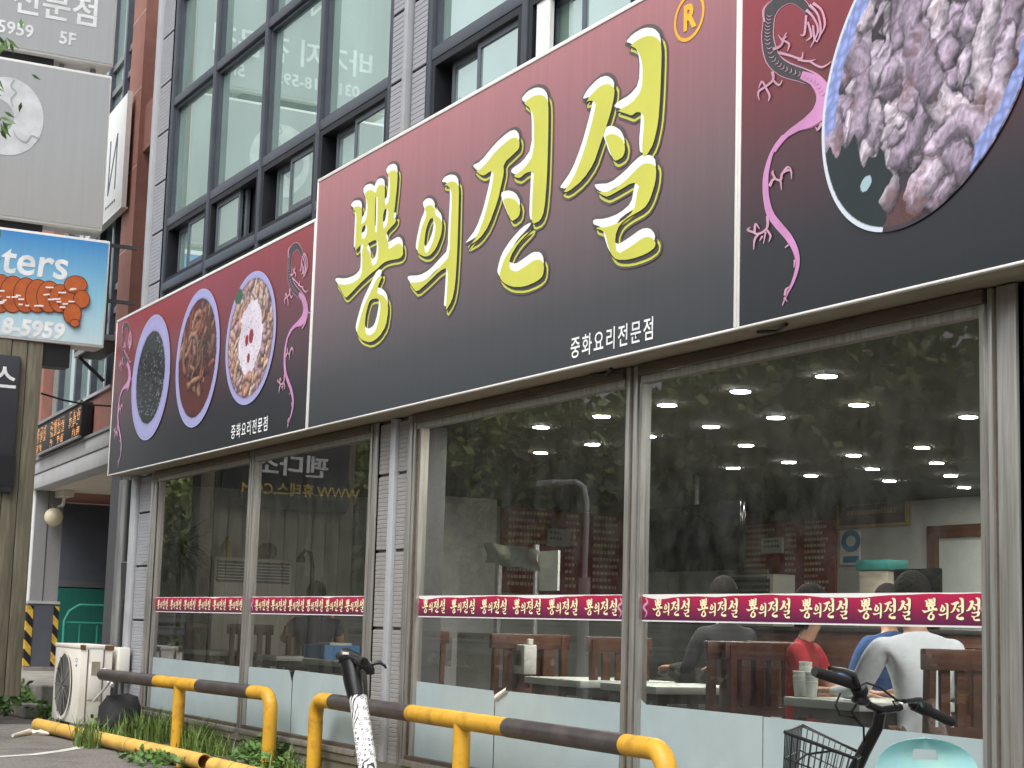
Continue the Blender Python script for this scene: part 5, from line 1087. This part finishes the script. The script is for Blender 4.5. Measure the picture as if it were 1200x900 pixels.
MB().box(a[0], a[0]+.12, BY-.1, BY-.002, FZ, a[2]).box(b[0]-.12, b[0], BY-.1, BY-.002, FZ, a[2]).box(a[0]+.12, b[0]-.12, BY-.1, BY-.002, a[2]-.12, a[2]).build('frame', 'brown_wood', t); MB().box(a[0]+.12, b[0]-.12, BY-.04, BY-.002, FZ, a[2]-.12).build('leaf', 'int_panel', t)
# counter, monitor, teal crate
t = thing('counter', (-12.2, 5.6, FZ), 'brown wooden counter in front of the far wall', 'counter'); MB().bbox(-14.6, -10.2, 5.3, 5.8, FZ+.002, FZ+1.05, b=.01).build('body', 'brown_wood', t, smooth=True); MB().bbox(-14.65, -10.15, 5.25, 5.85, FZ+1.051, FZ+1.09, b=.008).build('top', 'dark_leg', t, smooth=True)
a = aty(1047, 667, 5.4); b = aty(1101, 700, 5.4); t = thing('monitor', (float((a[0]+b[0])/2), 5.4, FZ+1.09), 'black computer monitor standing on the counter', 'monitor'); MB().bbox(a[0], b[0], 5.4, 5.44, b[2]-.06, a[2], b=.008).build('screen', 'tv', t, smooth=True); MB().box((a[0]+b[0])/2-.05, (a[0]+b[0])/2+.05, 5.4405, 5.47, FZ+1.092, b[2]).build('stand', 'black', t)
a = aty(1007, 657, 5.5); b = aty(1045, 668, 5.5); t = thing('crate', (float((a[0]+b[0])/2), 5.5, float(b[2])-.5), 'teal plastic crate on boxes beside the monitor', 'crate'); MB().bbox(a[0], b[0], 5.45, 5.7, b[2], a[2], b=.01).build('bin', 'teal', t, smooth=True); MB().bbox(a[0]+.03, b[0]-.03, 5.47, 5.68, FZ+1.095, b[2]-.002, b=.01).build('carton', 'sign_under', t, smooth=True)
a = aty(838, 674, 6.2); b = aty(906, 700, 6.2); t = thing('cabinet_air_conditioner', (float((a[0]+b[0])/2), 6.2, FZ), 'dark louvred cabinet air conditioner below the television', 'air conditioner'); MB().bbox(a[0], b[0], 6.2, 6.5, FZ+.002, a[2], b=.012).build('cabinet', 'ac_white', t, smooth=True)
MB().box(a[0]+.06, b[0]-.06, 6.185, 6.199, b[2]-.1, a[2]-.05).build('recess', 'black', t)
for k in range(6): z = b[2]-.05+k*.065; MB().bar((a[0]+.07, 6.18, z), (b[0]-.07, 6.18, z), .02, .03).build('louvre', 'galv', t)
# left part: side wall pieces (face the camera side)
SX = WX+.004
def sideboard(name, p0, p1, x, m, label, cat, rows=None, seed=0, ink='menu_ink', cols=((.05, .4), (.5, .62), (.72, .95))):
    a = atx(*p0, x); b = atx(*p1, x); t = thing(name, (x, float((a[1]+b[1])/2), float(b[2])), label, cat); r = np.random.RandomState(seed)
    MB().box(x-.01, x+.02, a[1], b[1], b[2], a[2]).build('board', m, t)
    if rows:
        w = MB(); rh = (a[2]-b[2])/(rows+1)
        for k in range(rows):
            zc = a[2]-rh*(k+.9)
            for c0_, c1_ in cols:
                yy = a[1]+c0_*(b[1]-a[1]); e = yy+(c1_-c0_)*(b[1]-a[1])*(.6+.4*r.rand())
                while yy < e-.02: ww = .022+.03*r.rand(); w.add([(x+.0215, yy, zc), (x+.0215, yy+ww, zc), (x+.0215, yy+ww, zc+rh*.45), (x+.0215, yy, zc+rh*.45)], [(0, 1, 2, 3)]); yy += ww+.014
        tag(w.build('print_rows', ink, t), kind='stuff')
    return t
sideboard('menu_board', (588, 594), (733, 700), SX+.02, 'menu_red', 'wide red menu board on the side wall behind the wrapped stand', 'menu', 11, seed=6)
sideboard('wall_banner', (588, 546), (733, 588), SX+.02, 'menu_dark', 'dark red banner above the side wall menu', 'banner', 3, seed=7, cols=((.06, .94),), ink='gold')
sideboard('notice_sheet', (641, 619), (667, 641), SX+.07, 'int_wall', 'grey notice sheet on the side wall menu', 'notice', 2, seed=9, ink='ac_grille', cols=((.1, .9),))
sideboard('wall_panel', (508, 470), (577, 742), -17.2, 'white_panel', 'tall pale partition panel near the steel post', 'panel')
a = atx(498, 596, -16.6); b = atx(536, 745, -16.6); t = thing('standing_air_conditioner', (-16.6, float((a[1]+b[1])/2), FZ), 'tall white standing air conditioner with rounded top', 'air conditioner')
w = MB(); ym, hw_ = (a[1]+b[1])/2, (b[1]-a[1])/2; zt = a[2]
prof = [(ym-hw_, FZ+.002)]+[(ym+hw_, FZ+.002)]+[(ym+hw_*math.cos(q), zt-.32+.32*math.sin(q)) for q in np.linspace(0, math.pi, 16)]
n = len(prof); w.add([(-16.6, *q) for q in prof]+[(-16.95, *q) for q in prof], [tuple(range(n)), tuple(reversed(range(n, 2*n)))]+[(i, n+i, n+(i+1) % n, (i+1) % n) for i in range(n)]); w.build('cabinet', 'white_panel', t, smooth=True)
MB().box(-16.597, -16.594, ym-hw_*.7, ym+hw_*.7, .75, 1.05).build('air_grille', 'galv', t)
# louvred cabinet at the left with jar and bottle on it
a = atx(252, 652, -17.65); b = atx(341, 700, -17.65); t = thing('louvred_cooler', (-17.65, float((a[1]+b[1])/2), FZ), 'white cooler cabinet with dark louvres behind the left panes', 'cooler')
MB().bbox(-18.1, -17.65, a[1], b[1], FZ+.002, a[2], b=.012).build('cabinet', 'ac_white', t, smooth=True); zl = atx(295, 683, -17.65)[2]; MB().box(-17.649, -17.642, a[1]+.03, b[1]-.03, zl, a[2]-.04).build('recess', 'black', t)
for k in range(6): z = zl+.03+k*(a[2]-.07-zl)/6; MB().bar((-17.63, a[1]+.03, z), (-17.63, b[1]-.03, z), .02, .012).build('louvre', 'galv', t)
tcl = a[2]
p = atx(266, 640, -17.8); t = thing('bottle', (-17.8, float(p[1]), tcl), 'yellow bottle standing on the cooler cabinet', 'bottle'); MB().lathe((-17.8, p[1], tcl+.003), [(.055, 0), (.06, .02), (.06, .13), (.03, .17), (.022, .2), (.03, .215)], 14).build('body', 'yellow_obj', t, smooth=True)
p = atx(314, 640, -17.8); t = thing('jar', (-17.8, float(p[1]), tcl), 'dark round jar standing on the cooler cabinet', 'jar'); MB().lathe((-17.8, p[1], tcl+.003), [(.06, 0), (.1, .05), (.1, .12), (.07, .16), (.06, .17)], 16).build('body', 'dark_leg', t, smooth=True)
p = atx(365, 700, -17.4); t = thing('desk_lamp', (-17.4, float(p[1]), FZ), 'black gooseneck lamp standing in the kitchen corner', 'lamp'); MB().tube([(-17.4, p[1], FZ+.005), (-17.4, p[1], 1.75), (-17.4, p[1]-.03, 1.9), (-17.4, p[1]-.1, 1.93), (-17.4, p[1]-.14, 1.87)], .022, 8).build('neck', 'black', t, smooth=True); MB().lathe((-17.4, p[1]-.14, 1.80), [(.05, 0), (.045, .05), (.02, .08)], 12).build('shade', 'black', t); MB().lathe((-17.4, p[1], FZ+.002), [(.13, 0), (.13, .02), (.03, .03)], 14).build('foot', 'black', t)
# wrapped stand
p = aty(603, 680, 1.6); t = thing('wrapped_stand', (float(p[0]), 1.6, FZ), 'metal stand with crumpled clear plastic sheet and a white board', 'stand')
q1 = aty(585, 680, 1.6)[0]; q2 = aty(628, 680, 1.6)[0]; zt = aty(600, 640, 1.6)[2]
for x in (q1, q2): MB().tube([(x, 1.6, FZ+.004), (x, 1.6, zt)], .022, 8).build('upright', 'galv', t, smooth=True)
w = MB(); nn = 9; z0_ = aty(600, 655, 1.6)[2]; r = np.random.RandomState(3)
for i in range(nn+1):
    for j in range(nn+1): w.v.append((q1-.12+(q2-q1+.3)*i/nn, 1.52+.02*math.sin(i*.9+j*.5)+.012*math.sin(i*2.1), z0_-.03+.17*j/nn-.08*i/nn+.008*math.sin(i*1.3)))
for i in range(nn):
    for j in range(nn): a_ = i*(nn+1)+j; w.f.append((a_, a_+nn+1, a_+nn+2, a_+1))
mat('plastic_sheet', rgb(150, 154, 146), .3, var=.2, scale=20); w.build('plastic_sheet', 'plastic_sheet', t, smooth=True)
a = aty(632, 646, 1.62); b = aty(653, 692, 1.62); MB().box(a[0], b[0], 1.62, 1.64, b[2], a[2]).build('white_board', 'int_wall', t)
# potted palm inside the left pane
p = atx(212, 645, -17.72); bx, by, bz = -17.72, p[1], p[2]-.02
t = thing('potted_palm', (bx, float(by), FZ), 'tall potted dracaena with drooping dark leaves inside the left pane', 'plant')
MB().lathe((bx, by, FZ+.003), [(.13, 0), (.17, .28), (.18, .3), (.15, .3)], 18).build('pot', 'brown_wood', t, smooth=True)
MB().tube([(bx, by, FZ+.28), (bx+.03, by+.02, .9), (bx-.02, by, 1.4), (bx, by, bz+.1)], [.035, .03, .026, .022], 8).build('trunk', 'bark', t, smooth=True)
r = np.random.RandomState(2)
lmesh = None
for k in range(130):
    a = r.rand()*2*math.pi; el = -.5+r.rand()*1.85; L_ = .35+.22*r.rand(); w = MB(); d = np.array([math.cos(a)*math.cos(el), math.sin(a)*math.cos(el), math.sin(el)]); pts = []
    base = np.array([bx, by, bz-.05+.2*r.rand()]); sd = np.cross(d, [0, 0, 1]); sd /= np.linalg.norm(sd)+1e-6
    for s in (0, .35, .7, 1): pts.append(base+d*L_*s+np.array([0, 0, -.22*s*s*(1-.6*max(0, math.sin(el)))])*L_*1.6)
    for s, q in zip((.010, .017, .012, .001), pts): w.v += [tuple(q+sd*s), tuple(q-sd*s)]
    w.f = [(0, 1, 3, 2), (2, 3, 5, 4), (4, 5, 7, 6)]; w.build('leaf', 'leaf_dark', t)

# ------------------------------------------------------------------ people (one skinned mesh each)
def person(loc, rotz, label, shirt, pants, sleeve=1.0, wide=1.0, arms=((.24, .10, .74), (.2, .34, .74)), arms2=None, lean=.0, hairl=0, scale=1.0, cloth_name=None):
    t = thing('person', loc, label, 'person', rot=(0, 0, math.radians(rotz)))
    V_ = []; E_ = []; Rr = []; Tg = []
    def v(p, r_, tg, par=None):
        V_.append(p); Rr.append(r_); Tg.append(tg)
        if par is not None: E_.append((par, len(V_)-1))
        return len(V_)-1
    L = lean
    pel = v((0, 0, .46), (.16, .12), 'p'); sp1 = v((0, .0+L*.2, .62), (.145, .105), 's', pel); sp2 = v((0, .0+L*.55, .80), (.16, .115), 's', sp1); ch = v((0, L*.85, .93), (.165, .11), 's', sp2); nb_ = v((0, .01+L, 1.035), (.06, .058), 's', ch)
    nk = v((0, .03+L*1.05, 1.085), (.05, .052), 'k', nb_); h0 = v((0, .055+L*1.1, 1.15), (.066, .078), 'k', nk); h1 = v((0, .06+L*1.15, 1.225), (.078, .092), 'k', h0); h2 = v((0, .045+L*1.15, 1.30), (.055, .065), 'k', h1); v((0, .155+L*1.15, 1.20), (.012, .012), 'k', h1)
    for i, sx in enumerate((-1, 1)):
        el, wr = (arms if i == 0 or arms2 is None else arms2)
        sh = v((sx*.185, L*.95, .985), (.066, .062), 's', ch); md = [.5*(sx*.185)+.5*sx*el[0], .5*L*.95+.5*(el[1]+L), .5*.985+.5*el[2]]; sh = v(tuple(md), (.062, .06), 's', sh); elb = v((sx*el[0], el[1]+L, el[2]), (.048, .048), 's' if sleeve > .5 else 'k', sh)
        if sleeve <= .5:
            m_ = len(V_)-1
        wri = v((sx*wr[0], wr[1]+L, wr[2]), (.03, .026), 's' if sleeve > .9 else 'k', elb)
        dd = np.array([sx*wr[0], wr[1], wr[2]])-np.array([sx*el[0], el[1], el[2]]); dd /= np.linalg.norm(dd); W_ = np.array(V_[wri]); pal = v(tuple(W_+dd*.07), (.036, .016), 'k', wri)
        sd = np.cross(dd, [0, 0, 1]); sd /= np.linalg.norm(sd)+1e-9; Pm = np.array(V_[pal])
        for q, ln in ((-.027, .055), (-.009, .07), (.009, .066), (.026, .05)):
            f1 = v(tuple(Pm+sd*q+dd*.03), (.009, .009), 'k', pal); v(tuple(Pm+sd*q*1.1+dd*(.03+ln)+np.array([0, 0, -.02])), (.008, .008), 'k', f1)
        f1 = v(tuple(W_+dd*.035-sd*sx*.035), (.010, .010), 'k', wri); v(tuple(W_+dd*.075-sd*sx*.05), (.009, .009), 'k', f1)
        hp = v((sx*.10, .02, .45), (.088, .088), 'p', pel); kn = v((sx*.12, .43, .48), (.062, .064), 'p', hp); an = v((sx*.12, .44, .09), (.042, .045), 'p', kn); v((sx*.13, .58, .045), (.04, .03), 'b', an)
    me = bpy.data.meshes.new('body'); me.from_pydata(V_, E_, []); o = link(bpy.data.objects.new('body', me))
    sk = o.modifiers.new('skin', 'SKIN'); sk.branch_smoothing = .6; sub = o.modifiers.new('sub', 'SUBSURF'); sub.levels = 2; sub.render_levels = 2
    for i, r_ in enumerate(Rr): me.skin_vertices[0].data[i].radius = r_; me.skin_vertices[0].data[i].use_root = (i == 0)
    bpy.context.view_layer.update(); m2 = bpy.data.meshes.new_from_object(o.evaluated_get(bpy.context.evaluated_depsgraph_get())); o.modifiers.clear(); o.data = m2
    m2.materials.clear()
    for m in (shirt, pants, 'skin', 'rubber'): m2.materials.append(MATS[m])
    VA = np.array(V_); code = {'s': 0, 'p': 1, 'k': 2, 'b': 3}
    seg = [(VA[a], VA[b], Tg[b]) for a, b in E_]
    for pl in m2.polygons:
        c = np.array(pl.center); best = 9; tg = 's'
        for A_, B_, g_ in seg:
            d = B_-A_; s_ = min(1, max(0, (c-A_).dot(d)/(d.dot(d)+1e-9))); q = np.linalg.norm(c-A_-d*s_)
            if q < best: best = q; tg = g_; ss = s_
        pl.material_index = code[tg]; pl.use_smooth = True
    o.parent = t; o.scale = (scale*wide, scale, scale)
    # hair cap
    w = MB(); c = np.array([0, .045+L*1.15, 1.235]); N, M_ = 16, 9
    for j in range(M_+1):
        ph = j/M_*(1.75 if not hairl else 2.1)
        for k in range(N):
            a = 2*math.pi*k/N; fr = max(0, math.sin(a)); lim = ph*(1-.42*fr)
            w.v.append((c[0]+.092*math.sin(lim)*math.cos(a)*(1+.03*math.sin(7*a+j)), c[1]-.01+.108*math.sin(lim)*math.sin(a), c[2]+.125*math.cos(lim)-(hairl*.02*max(0, j-5) if fr == 0 else 0)))
    for j in range(M_):
        for k in range(N): a_ = j*N+k; b_ = j*N+(k+1) % N; w.f.append((a_, a_+N, b_+N, b_))
    h = w.build('hair', 'hair', t, smooth=True, local=True); h.scale = (scale,)*3; return t
mat('white_shirt', rgb(232, 236, 242), .8, var=.06, scale=10, bump=.5, bscale=9); mat('red_shirt', rgb(186, 38, 50), .8, var=.12, scale=9, bump=.5, bscale=12); mat('navy_cloth', rgb(44, 50, 70), .85, var=.15, bump=.4, bscale=12); mat('khaki', rgb(150, 128, 98), .85, var=.1); mat('dark_cloth', rgb(46, 46, 50), .85, var=.15); mat('blue_cloth', rgb(44, 84, 140), .8, var=.12)
person((float(aty(1084, 790, .72)[0]), .72, FZ), 90, 'person in a white shirt seated with their back to the bicycle', 'white_shirt', 'khaki', 1.0, wide=1.28, lean=.05, scale=.99)
person((float(aty(936, 790, .70)[0]), .70, FZ), -52, 'person in a red short-sleeved top seated at the window table', 'red_shirt', 'dark_cloth', .4, lean=.03, hairl=1, scale=.95)
person((-15.0, .88, FZ), 80, 'person in a navy top seated with one hand raised to the head', 'navy_cloth', 'dark_cloth', .4, arms=((.26, .15, .80), (.16, .16, 1.08)), lean=.05, scale=1.02)
person((-9.75, 1.75, FZ), 90, 'person in dark grey clothes seated behind the empty chairs', 'dark_cloth', 'dark_cloth', 1.0, scale=1.03)
person((-8.7, 2.3, FZ), 90, 'person in a blue top seated behind the woman in red', 'blue_cloth', 'dark_cloth', 1.0, scale=1.0)

# ================================================================== GREENERY
def blades(name, spots, m, label):
    w = MB(); r = np.random.RandomState(11)
    for (x, y, rad, h, n, wd, z0) in spots:
        for k in range(int(n*.62)):
            a = r.rand()*6.283; q = rad*math.sqrt(r.rand()); bx_, by_ = x+q*math.cos(a), y+q*.5*math.sin(a); hh = h*(.35+.58*r.rand()); da = r.rand()*6.283; bend = hh*(.15+.5*r.rand()); ww = wd*(.6+.7*r.rand()); sx, sy = -math.sin(da)*ww, math.cos(da)*ww; dx, dy = math.cos(da)*bend, math.sin(da)*bend
            b = len(w.v); w.v += [(bx_-sx, by_-sy, z0), (bx_+sx, by_+sy, z0), (bx_+dx*.35+sx*.8, by_+dy*.35+sy*.8, z0+hh*.6), (bx_+dx*.35-sx*.8, by_+dy*.35-sy*.8, z0+hh*.6), (bx_+dx, by_+dy, z0+hh*.97)]; w.f += [(b, b+1, b+2, b+3), (b+3, b+2, b+4)]
    return tag(w.build(name, m), label, 'plants', kind='stuff')
def g(px, py, z=0): p = atz(px, py, z); return p[0], p[1]
sp_ = []
for px, py, rad, h, n in ((102, 876, .22, .34, 190), (160, 868, .35, .34, 260), (182, 870, .35, .40, 300), (228, 880, .3, .36, 260), (245, 884, .28, .28, 160), (128, 862, .2, .25, 120), (205, 868, .25, .26, 110), (350, 897, .3, .30, 140), (380, 903, .5, .28, 150), (140, 872, .3, .2, 90), (290, 890, .5, .22, 150), (60, 852, .3, .14, 60), (205, 888, .5, .12, 120)): x, y = g(px, py); sp_.append((x, min(-.1, y), rad, h, n, .006, .004))
blades('grass', sp_, 'grass', 'bright green grass tufts growing along the yellow ground pipe')
def leafy(name, spots, m, label, seed=3):
    w = MB(); r = np.random.RandomState(seed)
    for (x, y, rad, h, n, sz, z0) in spots:
        for k in range(n):
            a = r.rand()*6.283; q = rad*math.sqrt(r.rand()); zz = z0+.02+h*r.rand()**.8*(1-.5*q/rad); c = np.array([x+q*math.cos(a), y+q*.6*math.sin(a), zz]); d = r.randn(3); d[2] = .3*d[2]+.25; d /= np.linalg.norm(d); s = np.cross(d, r.randn(3)); s /= np.linalg.norm(s); L_ = sz*(.6+.8*r.rand())
            b = len(w.v); w.v += [tuple(c), tuple(c+d*L_*.5+s*L_*.28), tuple(c+d*L_), tuple(c+d*L_*.5-s*L_*.28)]; w.f += [(b, b+1, b+2, b+3)]
    return tag(w.build(name, m), label, 'plants', kind='stuff')
ws = []
for px, py, rad, h, n in ((10, 836, .5, .42, 420), (32, 838, .5, .3, 300), (-15, 840, .6, .5, 300), (52, 842, .4, .18, 140)): x, y = g(px, py); ws.append((x, y, rad, h, n, .09, .004))
for px, py, rad, h, n in ((305, 897, .28, .26, 180), (322, 900, .3, .22, 160), (296, 902, .3, .16, 110), (172, 893, .35, .08, 120), (186, 898, .4, .1, 140), (215, 897, .4, .1, 120), (118, 856, .15, .2, 60), (400, 902, .3, .12, 60)): x, y = g(px, py); ws.append((x, min(y, -.12), rad, h, n, .06, .004))
leafy('weeds', ws, 'weed', 'broad-leaved weeds along the kerb and under the railing')
# debris on the soil strip
w = MB(); r = np.random.RandomState(9)
for k in range(420):
    x = -19.3+r.rand()*14; y = -.6+r.rand()*.55; s = .006+.016*r.rand()**2; a = r.rand()*3; b = len(w.v); w.v += [(x+s*math.cos(a+q*2.1)*(1+.3*r.rand()), y+s*math.sin(a+q*2.1), .005+(0 if q < 3 else s*.9)) for q in range(3)]+[(x, y, .005+s)]; w.f += [(b, b+1, b+3), (b+1, b+2, b+3), (b+2, b, b+3)]
tag(w.build('gravel', 'concrete'), 'small stones scattered on the soil strip', 'gravel', kind='stuff')

# ================================================================== ACROSS THE STREET (seen in the glass)
def make_tree(h, rad, seed):
    t = thing('roadside_tree', (0, 0, 0), 'leafy green roadside tree across the street, mirrored in the shop glass', 'tree', 'trees across the street'); r = np.random.RandomState(seed)
    MB().tube([(0, 0, .0), (.05, 0, h*.25), (-.05, .05, h*.5), (0, 0, h*.8)], [.16, .13, .09, .03], 10).build('trunk', 'bark', t, smooth=True, local=True)
    cl = []
    for k in range(9):
        a = k*2.4; z = h*(.34+.055*k); e = (rad*.8*math.cos(a), rad*.8*math.sin(a), z+.5+.25*r.rand()); MB().tube([(0, 0, z), (e[0]*.5, e[1]*.5, z+.35), e], [.05, .035, .012], 6).build('limb', 'bark', t, local=True); cl.append(e)
    for k in range(60): a = r.rand()*6.28; q = rad*math.sqrt(r.rand())*.95; cl.append((q*math.cos(a), q*math.sin(a), h*(.30+.68*r.rand())))
    w = MB()
    for c in cl:
        for k in range(85):
            d = r.randn(3)*.33; p = np.array(c)+d*np.array([1.3, 1.3, .8]); u = r.randn(3); u /= np.linalg.norm(u); s = np.cross(u, r.randn(3)); s /= np.linalg.norm(s); L_ = .22+.2*r.rand(); b = len(w.v); w.v += [tuple(p), tuple(p+u*L_*.5+s*L_*.3), tuple(p+u*L_), tuple(p+u*L_*.5-s*L_*.3)]; w.f.append((b, b+1, b+2, b+3))
    w.build('crown', 'tree_leaf', t, local=True); return t
T1 = make_tree(7.4, 2.5, 1); T2 = make_tree(6.4, 2.3, 2)
tp = [(-9.5, -15.5), (-14, -14.5), (-18.5, -15.5), (-23.5, -14.8), (-28.5, -15.6), (-34, -14.7), (-40, -15.5), (-46, -14.8), (-53, -15.4), (-61, -15), (-5, -16)]
for i, (x, y) in enumerate(tp):
    src = T1 if i % 2 == 0 else T2; o = src if i < 2 else copy_tree(src); o.location = (x, y, 0); o.rotation_euler = (0, 0, i*1.3)
# foliage bank added behind them to close sky gaps in reflections, guard rail and street lamp
w = MB(); r = np.random.RandomState(6)
for k in range(26000):
    x = -85+r.rand()*90; y = -18.5+r.rand()*2.2; z = r.rand()**.8*(6.2+.9*math.sin(x*.7)+.6*math.sin(x*1.9)); p = np.array([x, y, z]); u = r.randn(3); u /= np.linalg.norm(u); s = np.cross(u, r.randn(3)); s /= np.linalg.norm(s); L_ = .4+.4*r.rand(); b = len(w.v); w.v += [tuple(p), tuple(p+u*L_*.5+s*L_*.35), tuple(p+u*L_), tuple(p+u*L_*.5-s*L_*.35)]; w.f.append((b, b+1, b+2, b+3))
tag(w.build('added_hedge', 'tree_leaf'), 'dense foliage added to close sky gaps behind the mirrored trees', 'added_hedge', kind='stuff')
t = thing('guard_rail', (-30, -11, 0), 'galvanised roadside guard rail across the street', 'guard rail')
for z in (.62, 1.0): MB().add([(-70, -11+dy, z+dz) for dy, dz in ((0, 0), (.06, .05), (.06, .1), (0, .15), (0, .2), (.06, .25), (.06, .3))][:7]+[(0, -11+dy, z+dz) for dy, dz in ((0, 0), (.06, .05), (.06, .1), (0, .15), (0, .2), (.06, .25), (.06, .3))], [(i, i+1, i+8, i+7) for i in range(6)]).build('beam', 'galv', t)
for k in range(24): MB().tube([(-69+k*3, -11.06, 0.0), (-69+k*3, -11.06, 1.3)], .06, 8).build('post', 'galv', t)
m1 = aty(683, 690, 9.0); top_ = aty(660, 566, 9.0)
t = thing('street_lamp', (float(m1[0]), -9.0, 0), 'grey street lamp with a curved arm across the street', 'lamp')
ztop = float(top_[2]); MB().tube([(m1[0], -9, 0), (m1[0], -9, 2.0)], .09, 12).build('base_pole', 'white_panel', t, smooth=True); MB().tube([(m1[0], -9, 2.0), (m1[0], -9, ztop-.35), (m1[0]-.08, -9, ztop-.1), (m1[0]-.35, -9, ztop), (m1[0]-1.0, -9, ztop+.03)], .04, 10).build('arm', 'white_panel', t, smooth=True)
MB().bbox(m1[0]-1.5, m1[0]-.95, -9.1, -8.9, ztop-.02, ztop+.07, b=.02).build('lamp_head', 'white_panel', t, smooth=True)

tb = atd(-95, 870, 15.5); t = thing('street_tree', (float(tb[0]), float(tb[1]), 0), 'slender street tree in front of the pylon sign, a few leaves reaching past it', 'tree')
k1 = atd(-60, 90, 15.6); k2 = atd(4, 52, 15.7); k3 = atd(2, 138, 15.5); m0 = np.array([tb[0], tb[1], 0.0])
MB().tube([m0, m0+(k1-m0)*.5, k1], [.06, .045, .02], 8).build('trunk', 'bark', t, smooth=True)
for kk in (k2, k3): MB().tube([m0+(k1-m0)*.8, kk], [.012, .004], 5).build('limb', 'bark', t)
w = MB(); r = np.random.RandomState(21)
for base, n, sp3 in ((k2, 7, .05), (k3, 6, .05), (k1, 90, .35), (m0+(k1-m0)*.8, 60, .3)):
    for q in range(n):
        c_ = np.array(base)+r.randn(3)*sp3*np.array([1, .7, .9]); d = np.array([.3*r.randn(), .45+.4*r.randn(), -.55+.3*r.randn()]); d /= np.linalg.norm(d); sd = np.cross(d, [1, 0, .2]); sd /= np.linalg.norm(sd); L_ = .10+.07*r.rand(); b = len(w.v)
        w.v += [tuple(c_), tuple(c_+d*L_*.4+sd*.018), tuple(c_+d*L_), tuple(c_+d*L_*.4-sd*.018)]; w.f.append((b, b+1, b+2, b+3))
w.build('crown', 'weed', t)
